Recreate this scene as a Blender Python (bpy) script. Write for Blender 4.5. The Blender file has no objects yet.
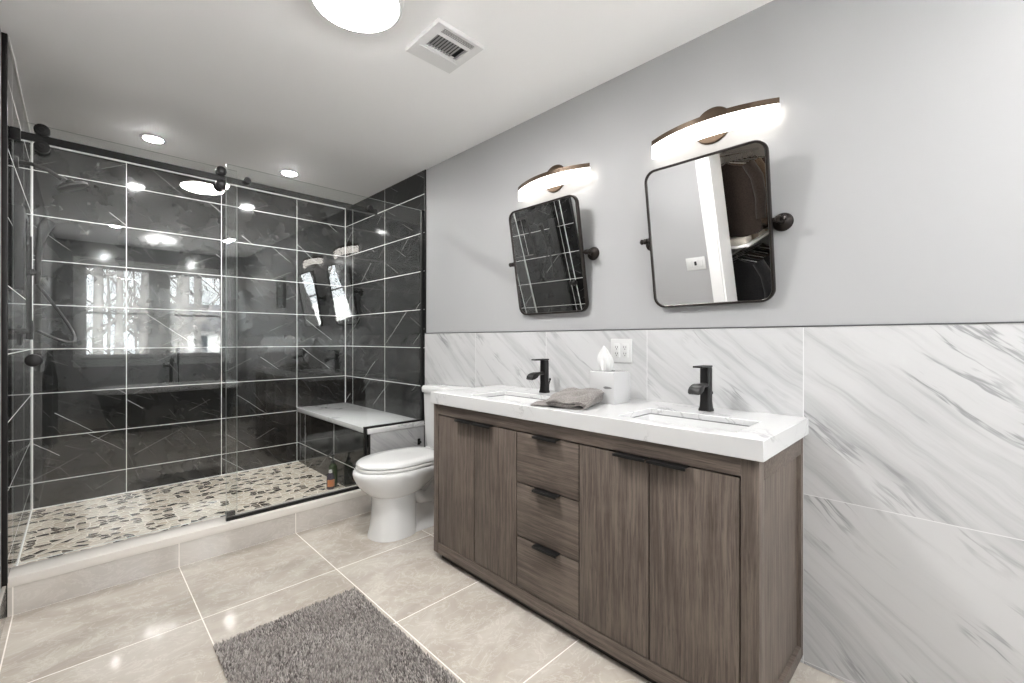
import bpy, bmesh, math, random
from mathutils import Vector, Matrix
R = math.radians
PI = math.pi
sc = bpy.context.scene
COL = sc.collection

# ------------------------------------------------------------------ camera, world, exposure
CAMH = 1.2167
cam_d = bpy.data.cameras.new('camera')
cam = bpy.data.objects.new('camera', cam_d)
COL.objects.link(cam)
cam.location = (0, 0, CAMH)
cam.rotation_euler = (R(90), 0, R(-43.08))
cam_d.sensor_width = 36
cam_d.lens = 440.4363 * 36 / 1024
cam_d.shift_x = (512 - 489.43) / 1024
cam_d.shift_y = -(341.5 - 339.76) / 1024
cam_d.clip_start = 0.02
sc.camera = cam

wd = bpy.data.worlds.new('overcast_sky')
sc.world = wd
wd.use_nodes = True
bg = wd.node_tree.nodes['Background']
bg.inputs['Color'].default_value = (0.93, 0.965, 1.0, 1)
bg.inputs['Strength'].default_value = 6.0

sl = bpy.data.lights.new('added_sun', 'SUN')
sl.energy = 34.0; sl.angle = R(6); sl.color = (1.0, 0.985, 0.96)
so_ = bpy.data.objects.new('added_sun', sl)
COL.objects.link(so_)
so_.location = (0, 6, 12)
so_.rotation_euler = (R(-48), 0, R(12))    # added behind the house: ground outside bounces its light in to lift the ceiling

pl = bpy.data.lights.new('window_portal', 'AREA')
pl.shape = 'RECTANGLE'; pl.size = 1.75; pl.size_y = 1.3
pl.cycles.is_portal = True
po = bpy.data.objects.new('window_portal', pl)
COL.objects.link(po)
po.location = (0.886, -2.30, 1.61)
po.rotation_euler = (R(90), 0, 0)          # faces +Y, into the room

FLUSH_E, CAN_E, SCONCE_E = 78.0, 440.0, 3.0
vs = sc.view_settings
vs.view_transform = 'Standard'; vs.look = 'None'; vs.gamma = 1.0
vs.use_curve_mapping = False
vs.exposure = 1.15
try:
    sc.cycles.use_denoising = True
    sc.cycles.use_adaptive_sampling = False
    sc.cycles.max_bounces = 14
    sc.cycles.diffuse_bounces = 6
    sc.cycles.glossy_bounces = 8
    sc.cycles.transparent_max_bounces = 24
    sc.cycles.sample_clamp_indirect = 40.0
    sc.cycles.caustics_reflective = False
    sc.cycles.caustics_refractive = False
except Exception:
    pass

# ------------------------------------------------------------------ dimensions (metres)
XR = 2.0          # painted vanity wall
XT = 1.992        # tile face on the vanity wall
XL = -0.242       # painted left wall
XLT = -0.225      # tile face on the left wall
YB = 4.276        # shower back wall
YF = -2.15        # window wall
CE = 2.5526       # ceiling
YG = 2.90         # fixed glass
ROW, RZ0 = 0.3025, 0.246
TW = 0.622

# ------------------------------------------------------------------ node helper
class NT:
    def __init__(s, name):
        s.m = bpy.data.materials.new(name)
        s.m.use_nodes = True
        s.t = s.m.node_tree
        s.t.nodes.clear()
        s.out = s.t.nodes.new('ShaderNodeOutputMaterial')
    def n(s, typ, **kw):
        nd = s.t.nodes.new(typ)
        for k, v in kw.items():
            setattr(nd, k, v)
        return nd
    def put(s, sock, v):
        if v is None:
            return
        if hasattr(v, 'is_output'):
            s.t.links.new(v, sock)
        else:
            if isinstance(v, tuple) and len(v) == 3 and sock.type == 'RGBA':
                v = v + (1,)
            sock.default_value = v
    def math(s, op, a, b=None, c=None, clamp=False):
        nd = s.n('ShaderNodeMath', operation=op, use_clamp=clamp)
        s.put(nd.inputs[0], a); s.put(nd.inputs[1], b); s.put(nd.inputs[2], c)
        return nd.outputs[0]
    def pos(s):
        return s.n('ShaderNodeNewGeometry').outputs['Position']
    def obj(s):
        return s.n('ShaderNodeTexCoord').outputs['Object']
    def sep(s, v):
        nd = s.n('ShaderNodeSeparateXYZ'); s.put(nd.inputs[0], v)
        return nd.outputs[0], nd.outputs[1], nd.outputs[2]
    def comb(s, x=0.0, y=0.0, z=0.0):
        nd = s.n('ShaderNodeCombineXYZ')
        s.put(nd.inputs[0], x); s.put(nd.inputs[1], y); s.put(nd.inputs[2], z)
        return nd.outputs[0]
    def noise(s, v, scale=5.0, detail=3.0, rough=0.5, dist=0.0):
        nd = s.n('ShaderNodeTexNoise')
        s.put(nd.inputs['Vector'], v); s.put(nd.inputs['Scale'], scale)
        s.put(nd.inputs['Detail'], detail); s.put(nd.inputs['Roughness'], rough)
        s.put(nd.inputs['Distortion'], dist)
        return nd.outputs[0]
    def voro(s, v, scale=5.0, feature='F1', rnd=1.0, dims='3D'):
        nd = s.n('ShaderNodeTexVoronoi', feature=feature, voronoi_dimensions=dims)
        s.put(nd.inputs['Vector'], v); s.put(nd.inputs['Scale'], scale)
        s.put(nd.inputs['Randomness'], rnd)
        return nd
    def white(s, v):
        nd = s.n('ShaderNodeTexWhiteNoise', noise_dimensions='3D')
        s.put(nd.inputs['Vector'], v)
        return nd.outputs['Value']
    def step(s, v, lo, hi, a=0.0, b=1.0):       # smooth remap
        nd = s.n('ShaderNodeMapRange', interpolation_type='SMOOTHSTEP')
        s.put(nd.inputs['Value'], v)
        nd.inputs['From Min'].default_value = lo; nd.inputs['From Max'].default_value = hi
        nd.inputs['To Min'].default_value = a; nd.inputs['To Max'].default_value = b
        return nd.outputs[0]
    def mix(s, f, a, b):
        nd = s.n('ShaderNodeMix', data_type='RGBA')
        s.put(nd.inputs[0], f); s.put(nd.inputs[6], a); s.put(nd.inputs[7], b)
        return nd.outputs[2]
    def joint(s, v, off, pitch, half):          # 1 on the grout line, else 0
        q = s.math('DIVIDE', s.math('SUBTRACT', v, off), pitch)
        d = s.math('ABSOLUTE', s.math('SUBTRACT', q, s.math('ROUND', q)))
        return s.math('LESS_THAN', d, half / pitch)
    def idx(s, v, off, pitch):
        return s.math('FLOOR', s.math('DIVIDE', s.math('SUBTRACT', v, off), pitch))
    def bump(s, h, strength=0.2, dist=0.01):
        nd = s.n('ShaderNodeBump')
        nd.inputs['Strength'].default_value = strength
        nd.inputs['Distance'].default_value = dist
        s.put(nd.inputs['Height'], h)
        return nd.outputs[0]
    def bsdf(s, col, rough=0.5, metal=0.0, normal=None, spec=0.5, coat=0.0, sheen=0.0, emit=None, estr=0.0):
        b = s.n('ShaderNodeBsdfPrincipled')
        s.put(b.inputs['Base Color'], col); s.put(b.inputs['Roughness'], rough)
        s.put(b.inputs['Metallic'], metal); s.put(b.inputs['Specular IOR Level'], spec)
        s.put(b.inputs['Coat Weight'], coat); s.put(b.inputs['Sheen Weight'], sheen)
        if coat: b.inputs['Coat Roughness'].default_value = 0.04
        if normal is not None: s.put(b.inputs['Normal'], normal)
        if emit is not None:
            s.put(b.inputs['Emission Color'], emit); s.put(b.inputs['Emission Strength'], estr)
        s.t.links.new(b.outputs[0], s.out.inputs[0])
        return s.m

MATS = {}
def simple(name, col, rough=0.5, metal=0.0, var=0.06, scale=30.0, **kw):
    k = NT(name)
    nz = k.noise(k.obj(), scale, 3.0)
    c2 = tuple(c * (1 - var) for c in col)
    m = k.bsdf(k.mix(nz, c2, col), rough, metal, **kw)
    MATS[name] = m
    return m
def emit_mat(name, col, strength):
    k = NT(name)
    e = k.n('ShaderNodeEmission')
    k.put(e.inputs[0], col); e.inputs[1].default_value = strength
    k.t.links.new(e.outputs[0], k.out.inputs[0])
    MATS[name] = k.m
    return k.m

M_wall = simple('wall_paint', (0.375, 0.376, 0.38), 0.55, var=0.015, scale=6)
M_ceil = simple('ceiling_paint', (0.93, 0.93, 0.935), 0.7, var=0.01, scale=4)
M_white = simple('white_trim_paint', (0.80, 0.80, 0.80), 0.35, var=0.01)
M_black = simple('matte_black_metal', (0.009, 0.0085, 0.0085), 0.42, 0.0, spec=0.3)
M_rail = simple('black_rail_metal', (0.010, 0.0098, 0.0098), 0.5, 0.0, spec=0.25)
M_bronze = simple('bronze_metal', (0.085, 0.058, 0.038), 0.38, 0.6)
M_frame = simple('mirror_frame_metal', (0.022, 0.017, 0.015), 0.35, 0.6)
M_porc = simple('porcelain', (0.66, 0.66, 0.656), 0.10, var=0.01)
M_basin = simple('basin_porcelain', (0.66, 0.66, 0.66), 0.28, var=0.01)
M_seat = simple('toilet_seat_plastic', (0.65, 0.65, 0.642), 0.16, var=0.01)
M_chrome = simple('chrome', (0.75, 0.75, 0.76), 0.12, 1.0)
M_mirror = simple('mirror_silver', (0.93, 0.93, 0.93), 0.0, 1.0, var=0.0)
M_tub = simple('tub_acrylic', (0.86, 0.86, 0.86), 0.12, var=0.01)
M_plast = simple('white_plastic', (0.60, 0.60, 0.596), 0.3, var=0.01)
M_dark = simple('dark_slot', (0.01, 0.01, 0.01), 0.6)
M_vent = simple('vent_white', (0.72, 0.72, 0.72), 0.45, var=0.01)
M_ventd = simple('vent_louver_grey', (0.30, 0.30, 0.30), 0.5, var=0.05)
M_tissue = simple('tissue_paper', (0.60, 0.60, 0.597), 0.9, var=0.02)
M_tbox = simple('tissue_box_lacquer', (0.54, 0.54, 0.543), 0.10, var=0.10, scale=9, coat=0.5)
M_pump = simple('pump_black', (0.015, 0.015, 0.016), 0.3)
M_flush = emit_mat('lamp_diffuser', (1.0, 0.985, 0.965), FLUSH_E)
M_can = emit_mat('downlight_lens', (1.0, 0.985, 0.965), CAN_E)
M_scon = emit_mat('sconce_diffuser', (1.0, 0.94, 0.87), SCONCE_E)
M_clos = emit_mat('closet_lamp_lens', (1.0, 0.86, 0.68), 14.0)

def black_tile(name, axis, off):
    k = NT(name)
    x, y, z = k.sep(k.pos())
    u = x if axis == 'X' else y
    g = k.math('MAXIMUM', k.joint(u, off, TW, 0.0024), k.joint(z, RZ0, ROW, 0.0024))
    ti = k.math('ADD', k.math('MULTIPLY', k.idx(u, off, TW), 3.71), k.math('MULTIPLY', k.idx(z, RZ0, ROW), 1.37))
    # straight hairline veins that break off: one short segment per random cell
    wob = k.math('MULTIPLY', k.noise(k.comb(u, z, ti), 7.0, 2.0), 0.012)
    def vein(ang, L, W, width, prob, seed):
        ca, sa = math.cos(R(ang)), math.sin(R(ang))
        p = k.math('ADD', k.math('ADD', k.math('MULTIPLY', u, ca), k.math('MULTIPLY', z, sa)), k.math('MULTIPLY', ti, 1.7))
        q = k.math('ADD', k.math('SUBTRACT', k.math('MULTIPLY', z, ca), k.math('MULTIPLY', u, sa)), k.math('ADD', wob, k.math('MULTIPLY', ti, 0.9)))
        qd = k.math('DIVIDE', q, W)
        iq = k.math('FLOOR', qd)
        pd = k.math('ADD', k.math('DIVIDE', p, L), k.white(k.comb(iq, ti, seed + 0.5)))
        ip = k.math('FLOOR', pd)
        fp, fq = k.math('SUBTRACT', pd, ip), k.math('SUBTRACT', qd, iq)
        key = k.comb(k.math('ADD', ip, 0.5), k.math('ADD', iq, 0.5), k.math('ADD', ti, seed))
        r1 = k.white(key)
        r2 = k.white(k.comb(r1, seed + 3.1, 0.3))
        r3 = k.white(k.comb(r2, seed + 7.7, 0.9))
        pos_ = k.math('ADD', k.math('MULTIPLY', r2, 0.8), 0.1)
        wv = k.math('MULTIPLY', k.math('SUBTRACT', 1.25, fp), width / W)
        ln = k.math('LESS_THAN', k.math('ABSOLUTE', k.math('SUBTRACT', fq, pos_)), wv)
        ext = k.math('MULTIPLY', k.math('GREATER_THAN', fp, k.math('MULTIPLY', r3, 0.35)), k.math('LESS_THAN', fp, k.math('ADD', 0.45, k.math('MULTIPLY', r1, 0.5))))
        on = k.math('LESS_THAN', r3, prob)
        return k.math('MULTIPLY', k.math('MULTIPLY', ln, ext), k.math('MULTIPLY', on, k.math('ADD', k.math('MULTIPLY', r2, 0.6), 0.4)))
    a = k.math('MULTIPLY', vein(-38, 0.60, 0.30, 0.0016, 0.48, 0.0), 0.95)
    b = k.math('MULTIPLY', vein(28, 0.36, 0.24, 0.0011, 0.40, 9.0), 0.45)
    c = k.math('MULTIPLY', vein(-24, 0.16, 0.085, 0.0011, 0.42, 21.0), 0.17)
    d = k.math('MULTIPLY', vein(-56, 0.20, 0.10, 0.0011, 0.40, 51.0), 0.18)
    vn = k.math('MAXIMUM', k.math('MAXIMUM', a, b), k.math('MAXIMUM', c, d))
    cl = k.noise(k.comb(u, z, ti), 5.0, 6.0, 0.6)
    base = k.mix(k.step(cl, 0.3, 0.75), (0.008, 0.008, 0.008), (0.017, 0.017, 0.017))
    col = k.mix(k.math('MULTIPLY', vn, 0.95), base, (0.74, 0.74, 0.74))
    col = k.mix(g, col, (0.80, 0.80, 0.79))
    rg = k.math('ADD', k.math('MULTIPLY', g, 0.5), 0.085)
    m = k.bsdf(col, rg, spec=0.42)
    MATS[name] = m
    return m
M_tileB = black_tile('black_marble_tile_back', 'X', 0.268)
M_tileR = black_tile('black_marble_tile_side', 'Y', 2.868)
M_tileL = black_tile('black_marble_tile_left', 'Y', 3.050)

def white_marble(name, axis='Y', toff=0.403, joints=True, dark=1.0):
    k = NT(name)
    x, y, z = k.sep(k.pos())
    u = k.math('MULTIPLY', y if axis == 'Y' else x, -1.0 if axis == 'Y' else 1.0)      # right-hand direction seen from the room
    iu = k.idx(y if axis == 'Y' else x, toff, 0.622)
    iz = k.idx(z, 0.638, 0.6265)
    ti = k.math('ADD', k.math('MULTIPLY', iu, 2.13), k.math('MULTIPLY', iz, 5.7))
    ca, sa = math.cos(R(-40)), math.sin(R(-40))
    s_ = k.math('ADD', k.math('ADD', k.math('MULTIPLY', u, ca), k.math('MULTIPLY', z, sa)), ti)
    t_ = k.math('ADD', k.math('SUBTRACT', k.math('MULTIPLY', z, ca), k.math('MULTIPLY', u, sa)), ti)
    warp = k.noise(k.comb(u, z, ti), 2.2, 3.0)
    tw = k.math('ADD', t_, k.math('MULTIPLY', warp, 0.09))
    n1 = k.noise(k.comb(k.math('MULTIPLY', s_, 0.8), k.math('MULTIPLY', tw, 11.0), ti), 1.0, 6.0, 0.62, 0.2)
    soft = k.step(n1, 0.44, 0.68)
    n2 = k.noise(k.comb(k.math('MULTIPLY', s_, 1.0), k.math('MULTIPLY', tw, 10.0), k.math('ADD', ti, 4.0)), 1.0, 5.0, 0.6, 0.25)
    thin = k.step(k.math('ABSOLUTE', k.math('SUBTRACT', n2, 0.5)), 0.0, 0.030, 1.0, 0.0)
    mk = k.step(k.noise(k.comb(k.math('MULTIPLY', s_, 3.0), k.math('MULTIPLY', t_, 5.0), 7.0), 1.0, 3.0), 0.46, 0.66)
    vein = k.math('MULTIPLY', thin, mk)
    n3 = k.noise(k.comb(k.math('MULTIPLY', s_, 1.5), k.math('MULTIPLY', tw, 30.0), ti), 1.0, 5.0, 0.62, 0.15)
    fine = k.math('MULTIPLY', k.step(n3, 0.48, 0.66), k.step(n1, 0.38, 0.58))
    base = k.mix(soft, (0.53, 0.53, 0.532), (0.43, 0.43, 0.432))
    base = k.mix(k.math('MULTIPLY', fine, 0.50), base, (0.33, 0.33, 0.335))
    col = k.mix(k.math('MULTIPLY', vein, 0.70), base, (0.20, 0.20, 0.205))
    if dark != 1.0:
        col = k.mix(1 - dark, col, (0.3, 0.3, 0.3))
    if joints:
        g = k.math('MAXIMUM', k.joint(y if axis == 'Y' else x, toff, 0.622, 0.0013), k.joint(z, 0.638, 0.6265, 0.0013))
        col = k.mix(g, col, (0.68, 0.68, 0.68))
    m = k.bsdf(col, 0.16, spec=0.45)
    MATS[name] = m
    return m
M_marble = white_marble('white_marble_tile')
M_marbleX = white_marble('bench_end_marble_shaded', 'X', 0.1, False, 0.62)  # wall marble mixed towards grey: shade painted into the bench end

def quartz(name):
    k = NT(name)
    p = k.pos()
    x, y, z = k.sep(p)
    w = k.noise(p, 3.0, 4.0, 0.6)
    v = k.comb(k.math('ADD', x, k.math('MULTIPLY', w, 0.35)), k.math('ADD', y, k.math('MULTIPLY', w, 0.2)), z)
    n = k.noise(v, 4.5, 5.0, 0.55, 0.4)
    ln = k.step(k.math('ABSOLUTE', k.math('SUBTRACT', n, 0.5)), 0.0, 0.02, 1.0, 0.0)
    mk = k.step(k.noise(p, 3.2, 2.0), 0.42, 0.60)
    col = k.mix(k.math('MULTIPLY', k.math('MULTIPLY', ln, mk), 0.6), (0.63, 0.63, 0.632), (0.30, 0.30, 0.305))
    col = k.mix(k.math('MULTIPLY', k.step(n, 0.5, 0.8), 0.25), col, (0.62, 0.62, 0.63))
    m = k.bsdf(col, 0.09, spec=0.5)
    MATS[name] = m
    return m
M_quartz = quartz('white_quartz')
M_cap = simple('cream_stone', (0.70, 0.665, 0.62), 0.14, var=0.06, scale=7)

def floor_tile(name, vertical=False):
    k = NT(name)
    x, y, z = k.sep(k.pos())
    jx = k.joint(x, 0.397, 0.606, 0.0022)
    ix = k.idx(x, 0.397, 0.606)
    if vertical:
        g = jx
        v0, iy = z, 3.0
    else:
        g = k.math('MAXIMUM', jx, k.joint(y, 2.858, 0.600, 0.0022))
        v0, iy = y, k.idx(y, 2.858, 0.600)
    ti = k.math('ADD', k.math('MULTIPLY', ix, 5.3), k.math('MULTIPLY', iy, 3.1))
    v = k.comb(k.math('ADD', x, ti), k.math('MULTIPLY', v0, 1.6), ti)
    n = k.noise(v, 2.6, 7.0, 0.6, 0.7)
    n2 = k.noise(v, 7.0, 6.0, 0.65, 1.2)
    col = k.mix(k.step(n, 0.32, 0.68), (0.375, 0.333, 0.288), (0.505, 0.465, 0.416))
    ln = k.step(k.math('ABSOLUTE', k.math('SUBTRACT', n2, 0.5)), 0.0, 0.03, 1.0, 0.0)
    col = k.mix(k.math('MULTIPLY', ln, 0.28), col, (0.70, 0.66, 0.61))
    col = k.mix(k.step(n2, 0.55, 0.78, 0.0, 0.4), col, (0.43, 0.375, 0.315))
    if vertical:
        col = k.mix(0.35, col, (0.60, 0.585, 0.57))
    col = k.mix(g, col, (0.76, 0.72, 0.67))
    m = k.bsdf(col, k.math('ADD', k.math('MULTIPLY', g, 0.3), 0.055), spec=0.75)
    MATS[name] = m
    return m
M_floor = floor_tile('beige_floor_tile')
M_curb = floor_tile('beige_curb_tile', True)

def pebble(name):
    k = NT(name)
    x, y, z = k.sep(k.pos())
    v = k.comb(k.math('MULTIPLY', x, 19.0), k.math('MULTIPLY', y, 27.0), 0.0)
    e = k.voro(v, 1.0, 'DISTANCE_TO_EDGE', 0.9, '2D').outputs['Distance']
    cc = k.voro(v, 1.0, 'F1', 0.9, '2D').outputs['Color']
    r, g, b = k.sep(cc)
    dark = k.math('LESS_THAN', r, 0.30)
    lite = k.mix(g, (0.50, 0.43, 0.35), (0.70, 0.64, 0.56))
    dk = k.mix(b, (0.030, 0.024, 0.020), (0.13, 0.105, 0.085))
    col = k.mix(dark, lite, dk)
    gr = k.step(e, 0.035, 0.075, 1.0, 0.0)
    col = k.mix(gr, col, (0.62, 0.56, 0.49))
    h = k.step(e, 0.0, 0.3)
    m = k.bsdf(col, k.math('ADD', k.math('MULTIPLY', gr, 0.35), 0.10), normal=k.bump(h, 0.35, 0.006), spec=0.5)
    MATS[name] = m
    return m
M_pebble = pebble('pebble_mosaic')

def wood(name, axis, tint=1.0):
    k = NT(name)
    p = k.obj()
    x, y, z = k.sep(p)
    rnd = k.n('ShaderNodeObjectInfo').outputs['Random']
    off = k.math('MULTIPLY', rnd, 37.0)
    wv = k.math('MULTIPLY', k.noise(k.comb(k.math('ADD', x, off), y, z), 3.0, 2.0), 0.012)
    if axis == 'Z':
        cx, cy, cz = 1.0, 1.0, 0.035
    else:
        cx, cy, cz = 1.0, 0.035, 1.0
    def sv(f):
        return k.comb(k.math('MULTIPLY', k.math('ADD', k.math('ADD', x, off), wv), cx * f),
                      k.math('MULTIPLY', k.math('ADD', y, k.math('ADD', wv, off)) if axis == 'Z' else y, cy * f),
                      k.math('MULTIPLY', k.math('ADD', z, k.math('ADD', wv, off)) if axis != 'Z' else z, cz * f))
    n1 = k.noise(sv(75.0), 1.0, 5.0, 0.72)
    n2 = k.noise(sv(190.0), 1.0, 4.0, 0.75)
    n3 = k.noise(k.comb(k.math('ADD', x, off), y, z), 5.0, 4.0)
    t = tint * 0.90
    col = k.mix(k.step(n1, 0.30, 0.72), (0.078 * t, 0.060 * t, 0.049 * t), (0.200 * t, 0.160 * t, 0.135 * t))
    col = k.mix(k.step(n2, 0.50, 0.66, 0.0, 0.75), col, (0.058 * t, 0.043 * t, 0.035 * t))
    col = k.mix(k.step(n3, 0.45, 0.75, 0.0, 0.35), col, (0.215 * t, 0.175 * t, 0.145 * t))
    m = k.bsdf(col, 0.48, normal=k.bump(n2, 0.15, 0.002), spec=0.4)
    MATS[name] = m
    return m
M_woodV = wood('oak_vertical', 'Z')
M_woodH = wood('oak_horizontal', 'Y')
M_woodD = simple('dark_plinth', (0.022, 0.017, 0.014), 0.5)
M_gap = simple('shadow_gap_board', (0.02, 0.015, 0.012), 0.7)

def glass(name, tint=(0.965, 0.975, 0.97)):
    k = NT(name)
    lw = k.n('ShaderNodeLayerWeight'); lw.inputs['Blend'].default_value = 0.5
    f5 = k.math('POWER', lw.outputs['Facing'], 5.0)
    fr = k.math('ADD', k.math('MULTIPLY', f5, 0.957), 0.043)
    tr = k.n('ShaderNodeBsdfTransparent'); k.put(tr.inputs[0], tint)
    gl = k.n('ShaderNodeBsdfGlossy'); k.put(gl.inputs['Color'], (1, 1, 1)); gl.inputs['Roughness'].default_value = 0.0
    mx = k.n('ShaderNodeMixShader')
    k.put(mx.inputs[0], fr); k.t.links.new(tr.outputs[0], mx.inputs[1]); k.t.links.new(gl.outputs[0], mx.inputs[2])
    k.t.links.new(mx.outputs[0], k.out.inputs[0])
    MATS[name] = k.m
    return k.m
M_glass = glass('clear_glass')
M_gedge = simple('polished_glass_edge', (0.66, 0.69, 0.68), 0.25, var=0.02)
M_bottleG = simple('green_bottle', (0.035, 0.055, 0.022), 0.12, coat=0.5)
M_bottleP = simple('purple_bottle', (0.045, 0.035, 0.060), 0.15, coat=0.5)
M_labelO = simple('orange_label', (0.55, 0.20, 0.07), 0.4)

def fabric(name, c1, c2, scale=160.0, bumpy=0.5):
    k = NT(name)
    p = k.obj()
    n = k.noise(p, scale, 3.0, 0.7)
    n2 = k.noise(p, 9.0, 3.0)
    col = k.mix(k.step(n, 0.35, 0.65), c1, c2)
    col = k.mix(k.step(n2, 0.4, 0.7, 0.0, 0.3), col, c1)
    m = k.bsdf(col, 0.9, normal=k.bump(n, bumpy, 0.004), spec=0.2, sheen=0.2)
    MATS[name] = m
    return m
M_towel = fabric('grey_terry', (0.125, 0.112, 0.105), (0.245, 0.225, 0.212))
M_robe = fabric('charcoal_terry', (0.010, 0.010, 0.011), (0.028, 0.028, 0.030))
M_clo = [fabric('dark_brown_cloth', (0.018, 0.012, 0.009), (0.035, 0.025, 0.02), 90),
         fabric('black_cloth', (0.006, 0.006, 0.007), (0.014, 0.014, 0.015), 90),
         fabric('brown_cloth', (0.07, 0.045, 0.03), (0.12, 0.085, 0.06), 90),
         fabric('tan_cloth', (0.26, 0.20, 0.15), (0.36, 0.29, 0.22), 90),
         fabric('cream_cloth', (0.52, 0.48, 0.42), (0.62, 0.58, 0.52), 90)]

k = NT('rug_pile')
isl = k.n('ShaderNodeNewGeometry').outputs['Random Per Island']
px = k.pos()
patch = k.step(k.noise(px, 5.0, 3.0), 0.35, 0.65)
col = k.mix(isl, (0.075, 0.064, 0.06), (0.56, 0.52, 0.49))
col = k.mix(k.math('MULTIPLY', patch, 0.45), col, (0.33, 0.30, 0.28))
M_pile = k.bsdf(col, 0.85, spec=0.15, sheen=0.3)
M_back = simple('rug_backing', (0.12, 0.105, 0.10), 0.9)
M_bark = simple('bark', (0.38, 0.365, 0.355), 0.9, var=0.5, scale=6)
M_ground = simple('leaf_litter', (0.80, 0.79, 0.77), 1.0, var=0.2, scale=1.5)
M_siding = simple('white_siding', (0.72, 0.72, 0.72), 0.7, var=0.05)
M_roof = simple('grey_shingles', (0.16, 0.16, 0.17), 0.9, var=0.3)
M_hwin = simple('dark_house_window', (0.06, 0.07, 0.08), 0.2)
M_print = simple('framed_print', (0.20, 0.20, 0.20), 0.5, var=0.8, scale=14)

# ------------------------------------------------------------------ mesh helpers
class MB:
    def __init__(s):
        s.bm = bmesh.new()
    def box(s, x0, x1, y0, y1, z0, z1, bev=0.0, seg=2, mtx=None, mat=0):
        x0, x1 = min(x0, x1), max(x0, x1); y0, y1 = min(y0, y1), max(y0, y1); z0, z1 = min(z0, z1), max(z0, z1)
        b = bmesh.new()
        bmesh.ops.create_cube(b, size=1.0)
        for v in b.verts:
            v.co = Vector(((x0 + x1) / 2 + v.co.x * (x1 - x0), (y0 + y1) / 2 + v.co.y * (y1 - y0), (z0 + z1) / 2 + v.co.z * (z1 - z0)))
        if bev:
            bev = min(bev, 0.45 * min(x1 - x0, y1 - y0, z1 - z0))
            bmesh.ops.bevel(b, geom=b.edges[:], offset=bev, segments=seg, profile=0.5, affect='EDGES')
        if mtx is not None:
            bmesh.ops.transform(b, matrix=mtx, verts=b.verts[:])
        s.merge(b, mat)
        return s
    def merge(s, b, mat=0):
        vm = {}
        for v in b.verts:
            vm[v] = s.bm.verts.new(v.co)
        for f in b.faces:
            try:
                nf = s.bm.faces.new([vm[v] for v in f.verts]); nf.material_index = mat
            except ValueError:
                pass
        b.free()
    def rings(s, rings, closed=True, cap0=True, cap1=True, mat=0):
        vs_ = [[s.bm.verts.new(p) for p in r] for r in rings]
        n = len(rings[0])
        for a, b in zip(vs_, vs_[1:]):
            for i in range(n if closed else n - 1):
                j = (i + 1) % n
                try:
                    f = s.bm.faces.new((a[i], a[j], b[j], b[i])); f.material_index = mat
                except ValueError:
                    pass
        if closed and cap0:
            f = s.bm.faces.new(vs_[0][::-1]); f.material_index = mat
        if closed and cap1:
            f = s.bm.faces.new(vs_[-1]); f.material_index = mat
        return s
    def tube(s, pts, r, n=12, mat=0):
        pts = [Vector(p) for p in pts]
        rr = r if isinstance(r, (list, tuple)) else [r] * len(pts)
        out = []
        up = None
        for i, p in enumerate(pts):
            d = (pts[min(i + 1, len(pts) - 1)] - pts[max(i - 1, 0)]).normalized()
            if up is None:
                up = Vector((0, 0, 1)) if abs(d.z) < 0.9 else Vector((1, 0, 0))
            a = d.cross(up)
            if a.length < 1e-5:
                a = d.orthogonal()
            a.normalize()
            b = d.cross(a).normalized()
            up = -b if False else up
            out.append([p + a * (rr[i] * math.cos(2 * PI * q / n)) + b * (rr[i] * math.sin(2 * PI * q / n)) for q in range(n)])
        return s.rings(out, mat=mat)
    def cyl(s, p0, p1, r, n=24, r2=None, mat=0):
        return s.tube([p0, p1], [r, r if r2 is None else r2], n, mat)
    def lathe(s, prof, c, axis='Z', n=32, mat=0):
        c = Vector(c)
        out = []
        for r, h in prof:
            ring = []
            for q in range(n):
                a = 2 * PI * q / n
                e, f = r * math.cos(a), r * math.sin(a)
                ring.append(c + (Vector((e, f, h)) if axis == 'Z' else Vector((h, e, f)) if axis == 'X' else Vector((f, h, e))))
            out.append(ring)
        return s.rings(out, mat=mat)
    def move(s, mtx):
        bmesh.ops.transform(s.bm, matrix=mtx, verts=s.bm.verts[:])
        return s

def base_of(p):
    v = Vector((0, 0, 0))
    while p is not None:
        v += p.location; p = p.parent
    return v
def build(name, mb, mat, parent=None, smooth=35):
    bmesh.ops.recalc_face_normals(mb.bm, faces=mb.bm.faces[:])
    me = bpy.data.meshes.new(name)
    if parent is not None:
        bmesh.ops.translate(mb.bm, vec=-base_of(parent), verts=mb.bm.verts[:])
    mb.bm.to_mesh(me); mb.bm.free()
    for m in (mat if isinstance(mat, (list, tuple)) else [mat]):
        me.materials.append(m)
    if smooth:
        me.polygons.foreach_set('use_smooth', [True] * len(me.polygons))
        me.set_sharp_from_angle(angle=R(smooth))
    o = bpy.data.objects.new(name, me)
    COL.objects.link(o)
    o.parent = parent
    return o
def tag(o, label, cat, group=None):
    o['label'] = label; o['category'] = cat
    if group: o['group'] = group
    return o
def thing(name, label, cat, loc=(0, 0, 0), group=None):
    o = bpy.data.objects.new(name, None)
    COL.objects.link(o)
    o.location = loc; o.empty_display_size = 0.05
    return tag(o, label, cat, group)
def struct(name, mb, mat, parent=None, smooth=35):
    o = build(name, mb, mat, parent, smooth)
    if parent is None: o['kind'] = 'structure'
    return o
def copy_thing(o, loc=None, label=None):
    c = o.copy(); COL.objects.link(c)
    if loc is not None: c.location = loc
    if label: c['label'] = label
    for ch in [q for q in bpy.data.objects if q.parent == o]:
        d = ch.copy(); COL.objects.link(d); d.parent = c
        for g in [q for q in bpy.data.objects if q.parent == ch]:
            e = g.copy(); COL.objects.link(e); e.parent = d
    return c
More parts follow.
